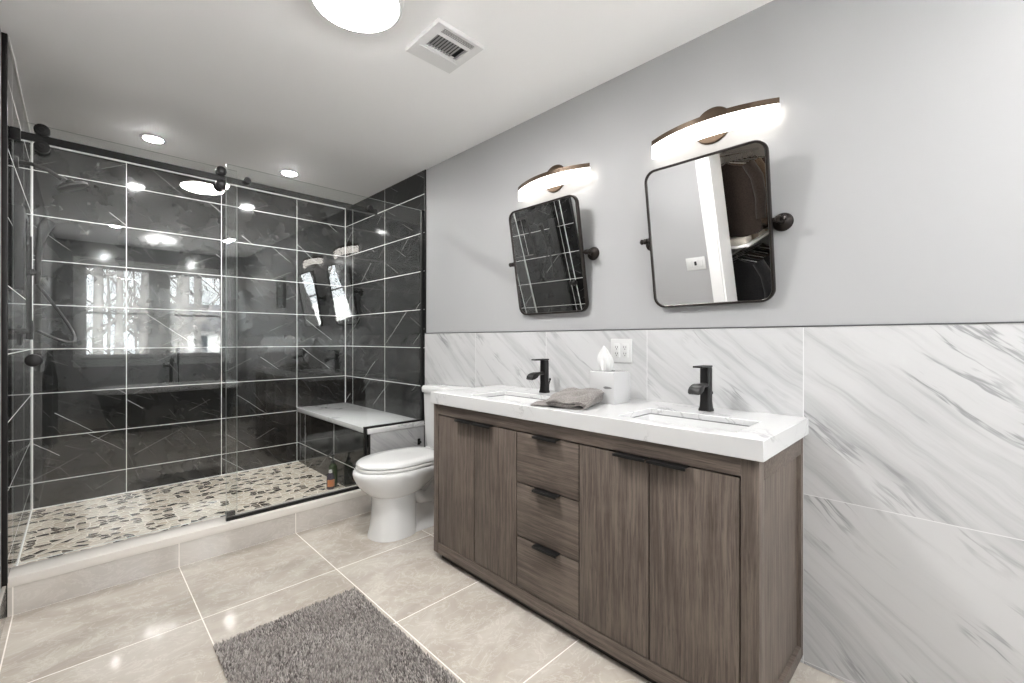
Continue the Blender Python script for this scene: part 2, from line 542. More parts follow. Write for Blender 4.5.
def rrect(w, h, r, n=6):
    pts = []
    for cx, cy, a0 in ((w / 2 - r, h / 2 - r, 0), (-w / 2 + r, h / 2 - r, 90), (-w / 2 + r, -h / 2 + r, 180), (w / 2 - r, -h / 2 + r, 270)):
        for i in range(n + 1):
            a = R(a0 + 90 * i / n)
            pts.append((cx + r * math.cos(a), cy + r * math.sin(a)))
    return pts

# ------------------------------------------------------------------ room shell
struct('floor', MB().box(-1.95, 2.12, YF - 0.15, YB + 0.1, -0.08, 0.0), M_floor)
struct('ceiling', MB().box(-1.95, 2.12, YF - 0.15, YB + 0.1, CE, CE + 0.08), M_ceil)
struct('wall_right', MB().box(XR, XR + 0.12, YF - 0.15, YB + 0.1, 0, CE), M_wall)
struct('wall_right_marble', MB().box(XT, XR, YF, 2.874, 0.001, 1.2645), M_marble)
struct('trim_1', MB().box(XT - 0.0015, XR, YF, 2.874, 1.2645, 1.2695), simple('grey_metal_trim', (0.16, 0.16, 0.165), 0.35, 0.8))
struct('wall_right_tile', MB().box(XT, XR, 2.876, YB, 0.001, CE), M_tileR)
struct('trim_2', MB().box(XT - 0.001, XR, 2.866, 2.876, 1.27, CE), M_black)
struct('wall_back', MB().box(-0.36, XR + 0.1, YB, YB + 0.1, 0, CE), M_tileB)
# left wall: tiled part with a niche, painted part with the closet doorway
NY0, NY1, NZ0, NZ1 = 3.50, 3.86, 1.50, 1.93
w = MB()
w.box(-0.36, XLT, 2.855, NY0, 0, CE); w.box(-0.36, XLT, NY1, YB, 0, CE)
w.box(-0.36, XLT, NY0, NY1, 0, NZ0); w.box(-0.36, XLT, NY0, NY1, NZ1, CE)
w.box(-0.36, -0.33, NY0, NY1, NZ0, NZ1)
struct('wall_left_tile', w, M_tileL)
nf = MB()
for a in ((NY0 - 0.03, NY0, NZ0 - 0.03, NZ1 + 0.03), (NY1, NY1 + 0.03, NZ0 - 0.03, NZ1 + 0.03)):
    nf.box(XLT - 0.1, XLT + 0.005, a[0], a[1], a[2], a[3])
nf.box(XLT - 0.1, XLT + 0.005, NY0, NY1, NZ0 - 0.03, NZ0); nf.box(XLT - 0.1, XLT + 0.005, NY0, NY1, NZ1, NZ1 + 0.03)
struct('trim_3', nf, M_black)
struct('trim_4', MB().box(-0.243, XLT + 0.002, 2.840, 2.855, 0.150, CE, 0.002), M_black)
M_caulk = simple('white_caulk', (0.80, 0.80, 0.79), 0.5, var=0.02)
for i, q in enumerate(((XLT, XLT + 0.006, YB - 0.006, YB, 0.067, CE - 0.010), (XT - 0.006, XT, YB - 0.006, YB, 0.58, CE - 0.010), (XLT, XT, YB - 0.006, YB, CE - 0.010, CE), (XLT, XLT + 0.004, 2.99, YB, 0.067, 0.074), (XLT, 1.527, YB - 0.004, YB, 0.067, 0.074), (XLT, XLT + 0.005, 2.856, YB - 0.006, CE - 0.008, CE))):
    struct('trim_%d' % (7 + i), MB().box(*q), M_caulk)
DY0, DY1, DZ = 0.62, 1.45, 2.10
w = MB()
w.box(-0.50, XL, DY1, 2.84, 0, CE); w.box(-0.50, XL, YF, DY0, 0, CE); w.box(-0.50, XL, DY0, DY1, DZ, CE)
struct('wall_left', w, M_wall)
cs = MB()
for x0, x1 in ((XL, XL + 0.018), (-0.518, -0.50)):
    cs.box(x0, x1, DY1 - 0.005, DY1 + 0.09, 0, DZ + 0.09, 0.004); cs.box(x0, x1, DY0 - 0.09, DY0 + 0.005, 0, DZ + 0.09, 0.004)
    cs.box(x0, x1, DY0 + 0.005, DY1 - 0.005, DZ - 0.005, DZ + 0.09, 0.004)
cs.box(-0.50, XL, DY1 - 0.018, DY1, 0, DZ); cs.box(-0.50, XL, DY0, DY0 + 0.018, 0, DZ); cs.box(-0.50, XL, DY0, DY1, DZ - 0.018, DZ)
struct('trim_5', cs, M_white)
struct('baseboard_left', MB().box(XL, XL + 0.014, DY1 + 0.09, 2.857, 0, 0.140, 0.003), M_curb)
# window wall
WX0, WX1, WZ0, WZ1 = 0.04, 1.735, 0.965, 2.255
w = MB()
w.box(-0.36, WX0, YF - 0.15, YF, 0, CE); w.box(WX1, XR + 0.1, YF - 0.15, YF, 0, CE)
w.box(WX0, WX1, YF - 0.15, YF, 0, WZ0); w.box(WX0, WX1, YF - 0.15, YF, WZ1, CE)
struct('wall_front', w, M_wall)
struct('baseboard_front', MB().box(XL, XT, YF, YF + 0.014, 0, 0.135, 0.003), M_curb)
cs = MB()
cs.box(WX0 - 0.085, WX0 + 0.005, YF, YF + 0.02, WZ0 - 0.02, WZ1 + 0.085, 0.004); cs.box(WX1 - 0.005, WX1 + 0.085, YF, YF + 0.02, WZ0 - 0.02, WZ1 + 0.085, 0.004)
cs.box(WX0, WX1, YF, YF + 0.02, WZ1 - 0.005, WZ1 + 0.085, 0.004)
cs.box(WX0 - 0.1, WX1 + 0.1, YF, YF + 0.045, WZ0 - 0.045, WZ0 - 0.02, 0.004); cs.box(WX0 - 0.085, WX1 + 0.085, YF, YF + 0.018, WZ0 - 0.12, WZ0 - 0.045, 0.004)
cs.box(0.815, 0.975, YF - 0.13, YF + 0.015, WZ0 - 0.02, WZ1)
cs.box(WX0, WX1, YF - 0.13, YF, WZ0 - 0.02, WZ0 + 0.004)
struct('trim_6', cs, M_white)
for i, (a, b) in enumerate(((WX0, 0.815), (0.975, WX1))):
    fr = MB()
    fr.box(a, a + 0.03, YF - 0.13, YF - 0.03, WZ0, WZ1); fr.box(b - 0.03, b, YF - 0.13, YF - 0.03, WZ0, WZ1)
    fr.box(a, b, YF - 0.13, YF - 0.03, WZ1 - 0.025, WZ1); fr.box(a, b, YF - 0.13, YF - 0.03, WZ0, WZ0 + 0.02)
    win = struct('window_%d' % (i + 1), fr, M_white)
    zm = 1.59
    for z0, z1, y in ((WZ0 + 0.02, zm + 0.016, YF - 0.07), (zm - 0.016, WZ1 - 0.025, YF - 0.105)):
        s_ = MB()
        s_.box(a + 0.03, a + 0.05, y, y + 0.03, z0, z1); s_.box(b - 0.05, b - 0.03, y, y + 0.03, z0, z1)
        s_.box(a + 0.05, b - 0.05, y, y + 0.03, z0, z0 + 0.028); s_.box(a + 0.05, b - 0.05, y, y + 0.03, z1 - 0.028, z1)
        so = struct('sash', s_, M_white, win)
        struct('pane', MB().box(a + 0.05, b - 0.05, y + 0.012, y + 0.016, z0 + 0.028, z1 - 0.028), M_glass, so)
# closet shell behind the left wall
struct('wall_closet', MB().box(-1.85, -1.75, 0.1, 1.9, 0, CE).box(-1.75, -0.50, 1.8, 1.9, 0, CE).box(-1.75, -0.50, 0.1, 0.2, 0, CE), M_wall)

# ------------------------------------------------------------------ shower base
CZ = 0.168
struct('floor_shower', MB().box(XLT, XT, 2.985, YB, 0.001, 0.067), M_pebble)
cb = thing('shower_curb', 'low beige tiled shower curb with cream stone top under the glass', 'shower curb', (0.6, 2.92, 0))
build('tile_face', MB().box(XLT, 1.522, 2.858, 2.985, 0.0, 0.126), M_curb, cb)
build('stone_cap', MB().box(XLT, 1.522, 2.854, 2.990, 0.126, CZ, 0.002), M_cap, cb)
bn = thing('shower_bench', 'built-in black tiled shower bench with a white stone seat', 'bench', (1.75, 3.6, 0))
build('tiled_base', MB().box(1.527, XT - 0.0005, 2.894, YB - 0.0005, 0.0, 0.541), M_tileR, bn)
e = build('end_face', MB().box(1.530, XT - 0.0005, 2.884, 2.894, 0.0, 0.541), M_marbleX, bn); e['label'] = 'marble end facing the toilet, shade mixed in as grey'
build('stone_seat', MB().box(1.508, XT - 0.0005, 2.878, YB - 0.0005, 0.541, 0.580, 0.004), M_quartz, bn)
build('corner_trim', MB().box(1.520, 1.530, 2.882, 2.894, CZ, 0.541), M_black, bn)

# ------------------------------------------------------------------ glass screen and sliding door
GT = 2.235
def gpanel(name, parent, rects, y0, y1):
    b = MB()
    for x0, x1, z0, z1 in rects:
        b.box(x0, x1, y0, y1, z0, z1)
    for f in b.bm.faces:
        f.normal_update()
        f.material_index = 0 if abs(f.normal.y) > 0.9 else 1
    return build(name, b, [M_glass, M_gedge], parent, smooth=0)
fs = thing('shower_screen', 'fixed clear glass panel at right, notched over the bench', 'shower screen', (1.2, YG, CZ))
# one notched sheet: an L-shaped outline given thickness
def lpanel():
    pts = [(0.627, CZ + 0.006), (1.500, CZ + 0.006), (1.500, 0.586), (XT - 0.004, 0.586), (XT - 0.004, GT), (0.627, GT)]
    b = MB()
    fr_ = [b.bm.verts.new((x, YG - 0.005, z)) for x, z in pts]
    bk_ = [b.bm.verts.new((x, YG + 0.005, z)) for x, z in pts]
    b.bm.faces.new(fr_); b.bm.faces.new(bk_[::-1])
    for i in range(6):
        j = (i + 1) % 6
        f = b.bm.faces.new((fr_[i], bk_[i], bk_[j], fr_[j])); f.material_index = 1
    return build('glass_panel', b, [M_glass, M_gedge], fs, smooth=0)
lpanel()
ch = MB()
ch.box(0.627, 1.505, YG - 0.011, YG + 0.011, CZ, CZ + 0.018); ch.box(1.490, 1.507, YG - 0.011, YG + 0.011, CZ, 0.594)
ch.box(1.490, XT, YG - 0.011, YG + 0.011, 0.580, 0.594); ch.box(XT - 0.016, XT, YG - 0.011, YG + 0.011, 0.594, GT)
build('channel', ch, M_black, fs)
RZ = 2.160
for x in (0.735, 1.53):
    build('standoff', MB().lathe([(0.0, -0.024), (0.017, -0.024), (0.019, -0.020), (0.019, -0.006), (0.010, -0.005), (0.010, 0.018), (0.0, 0.018)], (x, YG, RZ), 'Y', 24), M_rail, fs)
rail = thing('door_rail', 'black horizontal rail carrying the sliding glass shower door', 'rail', (0.8, 2.953, RZ))
build('bar', MB().box(XLT, 1.60, 2.947, 2.959, RZ - 0.0175, RZ + 0.0175, 0.002), M_rail, rail)
build('wall_bracket', MB().box(XLT, XLT + 0.035, 2.938, 2.968, RZ - 0.026, RZ + 0.026, 0.004), M_rail, rail)
build('wall_bracket', MB().box(1.60, 1.62, 2.944, 2.962, RZ - 0.02, RZ + 0.02, 0.003), M_rail, rail)
dr = thing('sliding_shower_door', 'frameless clear glass sliding shower door at left with black rollers', 'shower door', (0.24, 2.975, CZ))
gpanel('glass_panel', dr, [(-0.216, 0.701, CZ + 0.012, GT - 0.004)], 2.970, 2.980)
for x in (-0.122, 0.612):
    ro = MB()
    for dz in (0.040, -0.038):
        ro.lathe([(0.0, -0.040), (0.022, -0.040), (0.028, -0.036), (0.028, -0.012), (0.022, -0.010), (0.012, -0.010), (0.012, 0.012), (0.0, 0.012)], (x, 2.975, RZ + dz), 'Y', 32)
    r_ = build('roller', ro, M_rail, dr)
    rc = MB()
    for dz in (0.040, -0.038):
        rc.lathe([(0.0, -0.0425), (0.010, -0.0425), (0.012, -0.0405), (0.0, -0.0400)], (x, 2.975, RZ + dz), 'Y', 20)
    build('roller_cap', rc, M_black, r_)
kb = MB().lathe([(0.0, -0.050), (0.022, -0.050), (0.028, -0.046), (0.030, -0.038), (0.030, -0.018), (0.014, -0.014), (0.014, -0.005), (0.014, 0.005), (0.026, 0.010), (0.026, 0.030), (0.0, 0.032)], (-0.150, 2.975, 1.121), 'Y', 32)
ko = build('knob', kb, M_black, dr)
build('bottom_guide', MB().box(0.64, 0.69, 2.962, 2.990, CZ, CZ + 0.026, 0.003), M_black, dr)

# ------------------------------------------------------------------ shower fittings
sh = thing('shower_column', 'black shower set with panel, slide bar, hand shower and tilted head on left tiles', 'shower set', (XLT, 3.22, 1.2))
SX = XLT + 0.045
build('control_panel', MB().box(XLT, -0.187, 3.07, 3.16, 1.46, 1.86, 0.004), M_black, sh)
build('slide_bar', MB().cyl((SX, 3.22, 1.22), (SX, 3.22, 1.74), 0.011, 16).cyl((XLT, 3.22, 1.26), (SX, 3.22, 1.26), 0.014, 16).cyl((XLT, 3.22, 1.70), (SX, 3.22, 1.70), 0.014, 16), M_black, sh)
build('valve_handle', MB().lathe([(0, 0), (0.055, 0), (0.055, 0.008), (0.025, 0.014), (0.022, 0.050), (0.0, 0.052)], (XLT, 3.42, 1.24), 'X', 28).box(XLT + 0.04, XLT + 0.052, 3.412, 3.428, 1.22, 1.32, 0.003), M_black, sh)
hh = [(SX + 0.03, 3.215, 1.50), (SX + 0.034, 3.215, 1.62), (SX + 0.04, 3.215, 1.72), (SX + 0.055, 3.215, 1.79), (SX + 0.075, 3.215, 1.83)]
build('hand_shower', MB().tube(hh, [0.011, 0.012, 0.015, 0.026, 0.030], 14).cyl((SX - 0.015, 3.22, 1.56), (SX + 0.045, 3.22, 1.56), 0.017, 14), M_black, sh)
hs = []
for i in range(25):
    t = i / 24
    hs.append((SX + 0.03 + 0.14 * math.sin(PI * t), 3.215 + 0.05 * math.sin(2 * PI * t), 1.50 - 0.16 * math.sin(PI * t) - 0.24 * t))
build('hose', MB().tube(hs, 0.0075, 10), M_black, sh)
arm = [(XLT, 3.24, 2.11), (XLT + 0.05, 3.24, 2.115), (XLT + 0.11, 3.24, 2.10), (XLT + 0.165, 3.24, 2.065)]
build('shower_arm', MB().tube(arm, 0.010, 14).lathe([(0, 0), (0.03, 0), (0.028, 0.008), (0, 0.010)], (XLT, 3.24, 2.11), 'X', 24), M_black, sh)
hd = MB().lathe([(0, 0.035), (0.014, 0.035), (0.020, 0.022), (0.060, 0.012), (0.068, 0.004), (0.068, -0.006), (0.060, -0.010), (0, -0.010)], (0, 0, 0), 'Z', 36)
hd.move(Matrix.Translation((XLT + 0.205, 3.24, 2.035)) @ Matrix.Rotation(R(-24), 4, 'Y'))
build('shower_head', hd, M_black, sh)
bt = thing('pump_bottle', 'dark green pump bottle on shower floor by the bench', 'bottle', (1.462, 3.36, 0.067))
build('bottle_body', MB().lathe([(0, 0), (0.032, 0), (0.035, 0.006), (0.035, 0.14), (0.030, 0.165), (0.014, 0.180), (0.013, 0.19), (0, 0.19)], (1.462, 3.36, 0.067), 'Z', 28), M_bottleG, bt)
build('pump', MB().lathe([(0, 0.186), (0.017, 0.186), (0.017, 0.205), (0.006, 0.208), (0.006, 0.235), (0.013, 0.237), (0.013, 0.250), (0, 0.252)], (1.462, 3.36, 0.067), 'Z', 20).box(1.412, 1.462, 3.354, 3.366, 0.067 + 0.239, 0.067 + 0.249, 0.003), M_pump, bt)
bt = thing('squeeze_bottle', 'small purple bottle with an orange label beside the green pump bottle', 'bottle', (1.428, 3.325, 0.067))
build('bottle_body', MB().lathe([(0, 0), (0.026, 0), (0.029, 0.006), (0.030, 0.05), (0.027, 0.10), (0.014, 0.122), (0, 0.124)], (1.428, 3.325, 0.067), 'Z', 28), M_bottleP, bt)
build('cap', MB().lathe([(0, 0.120), (0.013, 0.120), (0.012, 0.143), (0, 0.145)], (1.428, 3.325, 0.067), 'Z', 20), M_plast, bt)
lb = MB()
lb.rings([[(1.428 + 0.0306 * math.cos(R(a)), 3.325 + 0.0306 * math.sin(R(a)), 0.067 + z) for a in range(200, 321, 10)] for z in (0.022, 0.050, 0.075)], closed=False)
build('label_sticker', lb, M_labelO, bt)

# ------------------------------------------------------------------ ceiling fittings
fl = thing('flush_ceiling_light', 'large round white flush ceiling light in the middle of the room', 'ceiling light', (0.776, 1.571, CE))
build('rim', MB().lathe([(0.0, 0), (0.176, 0), (0.176, -0.030), (0.172, -0.050), (0.160, -0.055), (0.155, -0.048), (0.0, -0.044)], (0.776, 1.571, CE), 'Z', 64), M_vent, fl)
build('diffuser', MB().lathe([(0.0, -0.045), (0.155, -0.0475), (0.152, -0.058), (0.14, -0.064), (0.10, -0.068), (0.0, -0.070)], (0.776, 1.571, CE), 'Z', 64), M_flush, fl)
for x, y, lab in ((0.367, 3.66, 'left round recessed downlight in the ceiling above the shower'),
                  (1.240, 3.67, 'right round recessed downlight in the ceiling above the shower'),
                  (0.32, -0.82, 'round recessed downlight near the tub, on the left wall side'),
                  (1.485, -0.82, 'round recessed downlight near the tub, on the vanity wall side')):
    c = thing('recessed_downlight', lab, 'ceiling light', (x, y, CE), 'recessed downlights')
    build('trim_ring', MB().lathe([(0.052, 0.0), (0.074, 0.0), (0.073, -0.005), (0.055, -0.008), (0.052, -0.004)], (x, y, CE), 'Z', 36), M_vent, c)
    build('lens', MB().lathe([(0.0, -0.0015), (0.052, -0.0015), (0.050, -0.007), (0.04, -0.011), (0.02, -0.0135), (0.0, -0.014)], (x, y, CE), 'Z', 36), M_can, c)
vt = thing('ceiling_vent', 'square white exhaust fan grille in the ceiling', 'vent', (1.22, 1.604, CE))
VX0, VX1, VY0, VY1 = 1.094, 1.346, 1.479, 1.729
v = MB()
GX0, GX1 = 1.135, 1.305
holes = ((1.492, 1.522), (1.540, 1.632))
zt, zb = CE, CE - 0.018
ys = [VY0, holes[0][0], holes[0][1], holes[1][0], holes[1][1], VY1]
v.box(VX0, GX0, VY0, VY1, zb, zt); v.box(GX1, VX1, VY0, VY1, zb, zt)
for a, b in ((ys[0], ys[1]), (ys[2], ys[3]), (ys[4], ys[5])):
    v.box(GX0, GX1, a, b, zb, zt)
v.box(VX0 + 0.02, VX1 - 0.02, 1.645, 1.652, zb - 0.003, zb)
build('cover', v, M_vent, vt)
build('backing', MB().box(GX0, GX1, VY0 + 0.01, 1.64, zt - 0.003, zt - 0.0005), M_dark, vt)
for i in range(11):
    x = GX0 + 0.008 + i * (GX1 - GX0) / 11
    if i == 9: continue
    build('louver', MB().box(-0.0066, 0.0066, holes[1][0], holes[1][1], -0.0008, 0.0008, mtx=Matrix.Translation((x, 0, CE - 0.011)) @ Matrix.Rotation(R(-18), 4, 'Y')), M_ventd, vt)
for i in range(3):
    y = holes[0][0] + 0.005 + i * 0.010
    build('louver', MB().box(GX0, GX1, y - 0.0015, y + 0.0015, zb + 0.001, zb + 0.010), M_ventd, vt)
for i in range(18):
    x = GX0 + (i + 0.5) * (GX1 - GX0) / 18
    build('louver', MB().box(x - 0.0015, x + 0.0015, holes[0][0], holes[0][1], zb + 0.0012, zb + 0.009), M_vent, vt)

# ------------------------------------------------------------------ sconces and pivot mirrors
def sconce(yc, half, label):
    t = thing('wall_sconce', label, 'wall light', (XR, yc, 2.12), 'vanity sconces')
    sag = 0.068
    rad = half * half / (2 * sag) + sag / 2
    cx = 1.893 + rad
    amax = math.asin(half / rad)
    def arc(r0, r1, z0, z1, a0, a1, n=36):
        rr_ = []
        for i in range(n + 1):
            a = a0 + (a1 - a0) * i / n
            rr_.append([(cx - r * math.cos(a), yc + r * math.sin(a), z) for r, z in ((r0, z0), (r1, z0), (r1, z1), (r0, z1))])
        return MB().rings(rr_)
    build('diffuser', arc(rad - 0.026, rad, 2.062, 2.122, -amax, amax), M_scon, t)
    build('top_band', arc(rad - 0.028, rad + 0.002, 2.122, 2.144, -amax, amax), M_bronze, t)
    build('wall_plate', MB().lathe([(0, 0), (0.076, 0), (0.078, -0.005), (0.074, -0.012), (0.055, -0.017), (0, -0.018)], (XR, yc, 2.138), 'X', 48), M_bronze, t)
    build('arm', MB().box(1.915, 1.985, yc - 0.02, yc + 0.02, 2.105, 2.130, 0.004), M_bronze, t)
    return t
sconce(0.729, 0.256, 'curved glowing wall sconce at right, above the mirror that reflects the closet')
sconce(1.583, 0.256, 'curved glowing wall sconce at left, above the mirror that reflects black tiles')

def mirror(yc, label):
    zc, xc, tilt = 1.670, 1.930, 9.9
    W, H = 0.488, 0.617
    t = thing('pivot_mirror', label, 'mirror', (XR, yc, zc), 'tilting vanity mirrors')
    mt = Matrix.Translation((xc, yc, zc)) @ Matrix.Rotation(R(-tilt), 4, 'Y')
    def loop(w, h, r, x):
        return [(x, a, b) for a, b in rrect(w, h, r, 8)]
    fr = MB()
    o, i = (W, H, 0.050), (W - 0.020, H - 0.020, 0.041)
    prof = [loop(*o, 0.010), loop(*o, -0.010), loop(W - 0.004, H - 0.004, 0.048, -0.013), loop(W - 0.016, H - 0.016, 0.043, -0.013), loop(*i, -0.010), loop(*i, 0.010)]
    prof.append(prof[0])
    fr.rings(prof, cap0=False, cap1=False)
    fr.move(mt)
    bmesh.ops.remove_doubles(fr.bm, verts=fr.bm.verts[:], dist=1e-5)
    build('frame', fr, M_frame, t)
    g = MB().rings([loop(W - 0.019, H - 0.019, 0.042, -0.006), loop(W - 0.019, H - 0.019, 0.042, -0.001)]).move(mt)
    build('mirror_glass', g, M_mirror, t)
    b = MB().rings([loop(W - 0.018, H - 0.018, 0.042, 0.0), loop(W - 0.018, H - 0.018, 0.042, 0.008)]).move(mt)
    build('backing', b, M_dark, t)
    for s in (-1, 1):
        ye = yc + s * (W / 2 + 0.020)
        p = MB().lathe([(0, 0), (0.034, 0), (0.036, -0.004), (0.033, -0.010), (0.022, -0.015), (0.013, -0.020), (0.010, -0.028), (0, -0.028)], (XR, ye, zc + 0.003), 'X', 32)
        p.cyl((XR - 0.02, ye, zc + 0.003), (xc - 0.004, ye, zc + 0.003), 0.0085, 18)
        br = build('pivot_bracket', p, M_frame, t)
        kn = MB().lathe([(0, -0.018), (0.008, -0.018), (0.008, -0.008), (0.013, -0.006), (0.013, 0.008), (0.007, 0.012), (0.012, 0.016), (0.013, 0.022), (0.008, 0.028), (0, 0.029)] if s > 0 else
                        [(0, 0.018), (0.008, 0.018), (0.008, 0.008), (0.013, 0.006), (0.013, -0.008), (0.007, -0.012), (0.012, -0.016), (0.013, -0.022), (0.008, -0.028), (0, -0.029)], (xc, ye, zc + 0.003), 'Y', 20)
        build('thumb_knob', kn, M_frame, br)
    return t
mirror(0.734, 'black framed tilting mirror at right, reflecting the clothes closet')
mirror(1.592, 'black framed tilting mirror near the shower, reflecting black shower tiles')

# ------------------------------------------------------------------ vanity
BX, BY0, BY1, BZ0, BZ1 = 1.458, 0.402, 2.016, 0.036, 0.862
va = thing('vanity_cabinet', 'long brown oak double vanity cabinet with black edge pulls', 'vanity', (1.72, 1.2, 0))
c = MB()
c.box(BX + 0.045, 1.985, BY0 + 0.033, BY1 - 0.033, BZ0, BZ0 + 0.02)
build('bottom_board', c, M_gap, va)
build('back_board', MB().box(1.975, 1.985, BY0 + 0.033, BY1 - 0.033, BZ0 + 0.02, BZ1 - 0.01), M_gap, va)
fz = 0.003
DZ0, DZ1 = 0.095, 0.803
stiles = ((BY0, 0.452), (1.976, BY1))
for a, b in stiles:
    build('front_stile', MB().box(BX, BX + 0.05, a + (0.0 if a > 1 else 0.0005), b, BZ0, BZ1, 0.0015), M_woodV, va)
f = MB()
f.box(BX, BX + 0.05, 0.452, 1.976, DZ1 + 0.002, BZ1, 0.0015)
build('top_rail', f, M_woodH, va)
build('bottom_rail', MB().box(BX, BX + 0.05, 0.452, 1.976, BZ0, DZ0 - 0.002, 0.0015), M_woodH, va)
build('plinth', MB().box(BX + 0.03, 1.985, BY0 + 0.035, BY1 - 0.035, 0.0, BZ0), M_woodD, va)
def pull(parent, y0, y1, z):
    p = MB()
    p.box(BX - 0.024, BX + 0.012, y0, y1, z - 0.0005, z + 0.0025, 0.0006)
    p.box(BX - 0.026, BX - 0.023, y0, y1, z - 0.008, z + 0.0025, 0.0006)
    build('pull', p, M_black, parent)
doors = ((1.677, 1.9715, 0), (1.3845, 1.672, 1), (0.7475, 1.037, 0), (0.4565, 0.7425, 1))
for a, b, side in doors:
    d = build('door', MB().box(BX + 0.003, BX + 0.024, a, b, DZ0 + 0.002, DZ1 - 0.004, 0.0015), M_woodV, va)
    if side == 0: pull(d, a + 0.001, a + 0.125, DZ1 - 0.004)
    else: pull(d, b - 0.135, b - 0.001, DZ1 - 0.004)
for z0, z1 in ((0.573, DZ1 - 0.004), (0.331, 0.567), (DZ0 + 0.002, 0.325)):
    d = build('drawer', MB().box(BX + 0.003, BX + 0.024, 1.0420, 1.3795, z0, z1, 0.0015), M_woodH, va)
    pull(d, 1.135, 1.265, z1)
build('divider', MB().box(BX + 0.03, BX + 0.045, 0.46, 1.97, DZ0, DZ1), M_gap, va)
for s, y in ((1, BY0), (-1, BY1)):
    e0, e2 = y, y + s * 0.030
    build('side_stile', MB().box(1.952, 1.986, e0, e2, BZ0, BZ1 - 0.0005, 0.001), M_woodV, va)
    build('side_rail', MB().box(BX + 0.0502, 1.952, e0, e2, BZ1 - 0.068, BZ1 - 0.0005, 0.001), M_woodH, va)
    build('side_rail', MB().box(BX + 0.0502, 1.952, e0, e2, BZ0, BZ0 + 0.045, 0.001), M_woodH, va)
    build('side_panel', MB().box(BX + 0.0502, 1.952, e0 + s * 0.014, e2 + s * 0.002, BZ0 + 0.045, BZ1 - 0.068), M_woodV, va)
M_rimshade = simple('rim_shade_grey', (0.16, 0.16, 0.165), 0.5)
# worktop with two rectangular cut-outs
TX0, TX1, TY0, TY1, TZ0, TZ1 = 1.443, XT, 0.387, 2.024, 0.8625, 0.926
SK = ((0.485, 0.900), (1.350, 1.765))
SX0, SX1 = 1.515, 1.775
xs = [TX0, SX0, SX1, TX1]
ys = [TY0, SK[0][0], SK[0][1], SK[1][0], SK[1][1], TY1]
b = bmesh.new()
def grid(z):
    return [[b.verts.new((x, y, z)) for y in ys] for x in xs]
gt, gb = grid(TZ1), grid(TZ0)
solid = [[not (i == 1 and j in (1, 3)) for j in range(5)] for i in range(3)]
for i in range(3):
    for j in range(5):
        if solid[i][j]:
            b.faces.new((gt[i][j], gt[i + 1][j], gt[i + 1][j + 1], gt[i][j + 1]))
            b.faces.new((gb[i][j + 1], gb[i + 1][j + 1], gb[i + 1][j], gb[i][j]))
            for (di, dj, p, q) in ((-1, 0, (i, j), (i, j + 1)), (1, 0, (i + 1, j), (i + 1, j + 1)), (0, -1, (i, j), (i + 1, j)), (0, 1, (i, j + 1), (i + 1, j + 1))):
                ii, jj = i + di, j + dj
                if not (0 <= ii < 3 and 0 <= jj < 5) or not solid[ii][jj]:
                    b.faces.new((gt[p[0]][p[1]], gt[q[0]][q[1]], gb[q[0]][q[1]], gb[p[0]][p[1]]))
wt = MB(); wt.bm.free(); wt.bm = b
ct = build('worktop', wt, M_quartz, None)
bv = ct.modifiers.new('soft_edge', 'BEVEL'); bv.width = 0.0025; bv.segments = 2; bv.limit_method = 'ANGLE'; bv.angle_limit = R(60)
tag(ct, 'white quartz worktop with thick edge on the oak vanity', 'countertop')
for (a, c_), lab in ((SK[0], 'white rectangular undermount sink at right, nearest the camera'), (SK[1], 'white rectangular undermount sink at left, nearest the toilet')):
    yc = (a + c_) / 2; xc = (SX0 + SX1) / 2
    s_ = thing('sink', lab, 'sink', (xc, yc, 0.74), 'undermount sinks')
    def lp(w, h, r, z):
        return [(xc + p, yc + q, z) for p, q in rrect(w, h, r, 6)]
    W_, H_ = SX1 - SX0, c_ - a
    build('rim_shade', MB().rings([lp(W_ - 0.0006, H_ - 0.0006, 0.012, TZ1 - 0.0235), lp(W_ - 0.0006, H_ - 0.0006, 0.012, TZ1 - 0.0195), lp(W_ - 0.008, H_ - 0.008, 0.012, TZ1 - 0.0205), lp(W_ - 0.008, H_ - 0.008, 0.012, TZ1 - 0.0235)], cap0=False, cap1=False), M_rimshade, s_)  # dark ring standing in for the shadow line under the worktop rim
    ba = MB().rings([lp(W_ - 0.001, H_ - 0.001, 0.014, TZ0), lp(W_ - 0.001, H_ - 0.001, 0.014, TZ1 - 0.0235), lp(W_ - 0.008, H_ - 0.008, 0.014, TZ1 - 0.0235), lp(W_ - 0.012, H_ - 0.012, 0.020, TZ1 - 0.040), lp(W_ - 0.03, H_ - 0.03, 0.035, 0.775), lp(W_ - 0.07, H_ - 0.07, 0.04, 0.757), lp(0.05, 0.05, 0.024, 0.750)], cap0=False)
    build('basin', ba, M_basin, s_)
    build('drain', MB().lathe([(0, 0.0), (0.022, 0.0), (0.022, 0.003), (0.016, 0.005), (0, 0.005)], (xc, yc, 0.7505), 'Z', 24), M_black, s_)

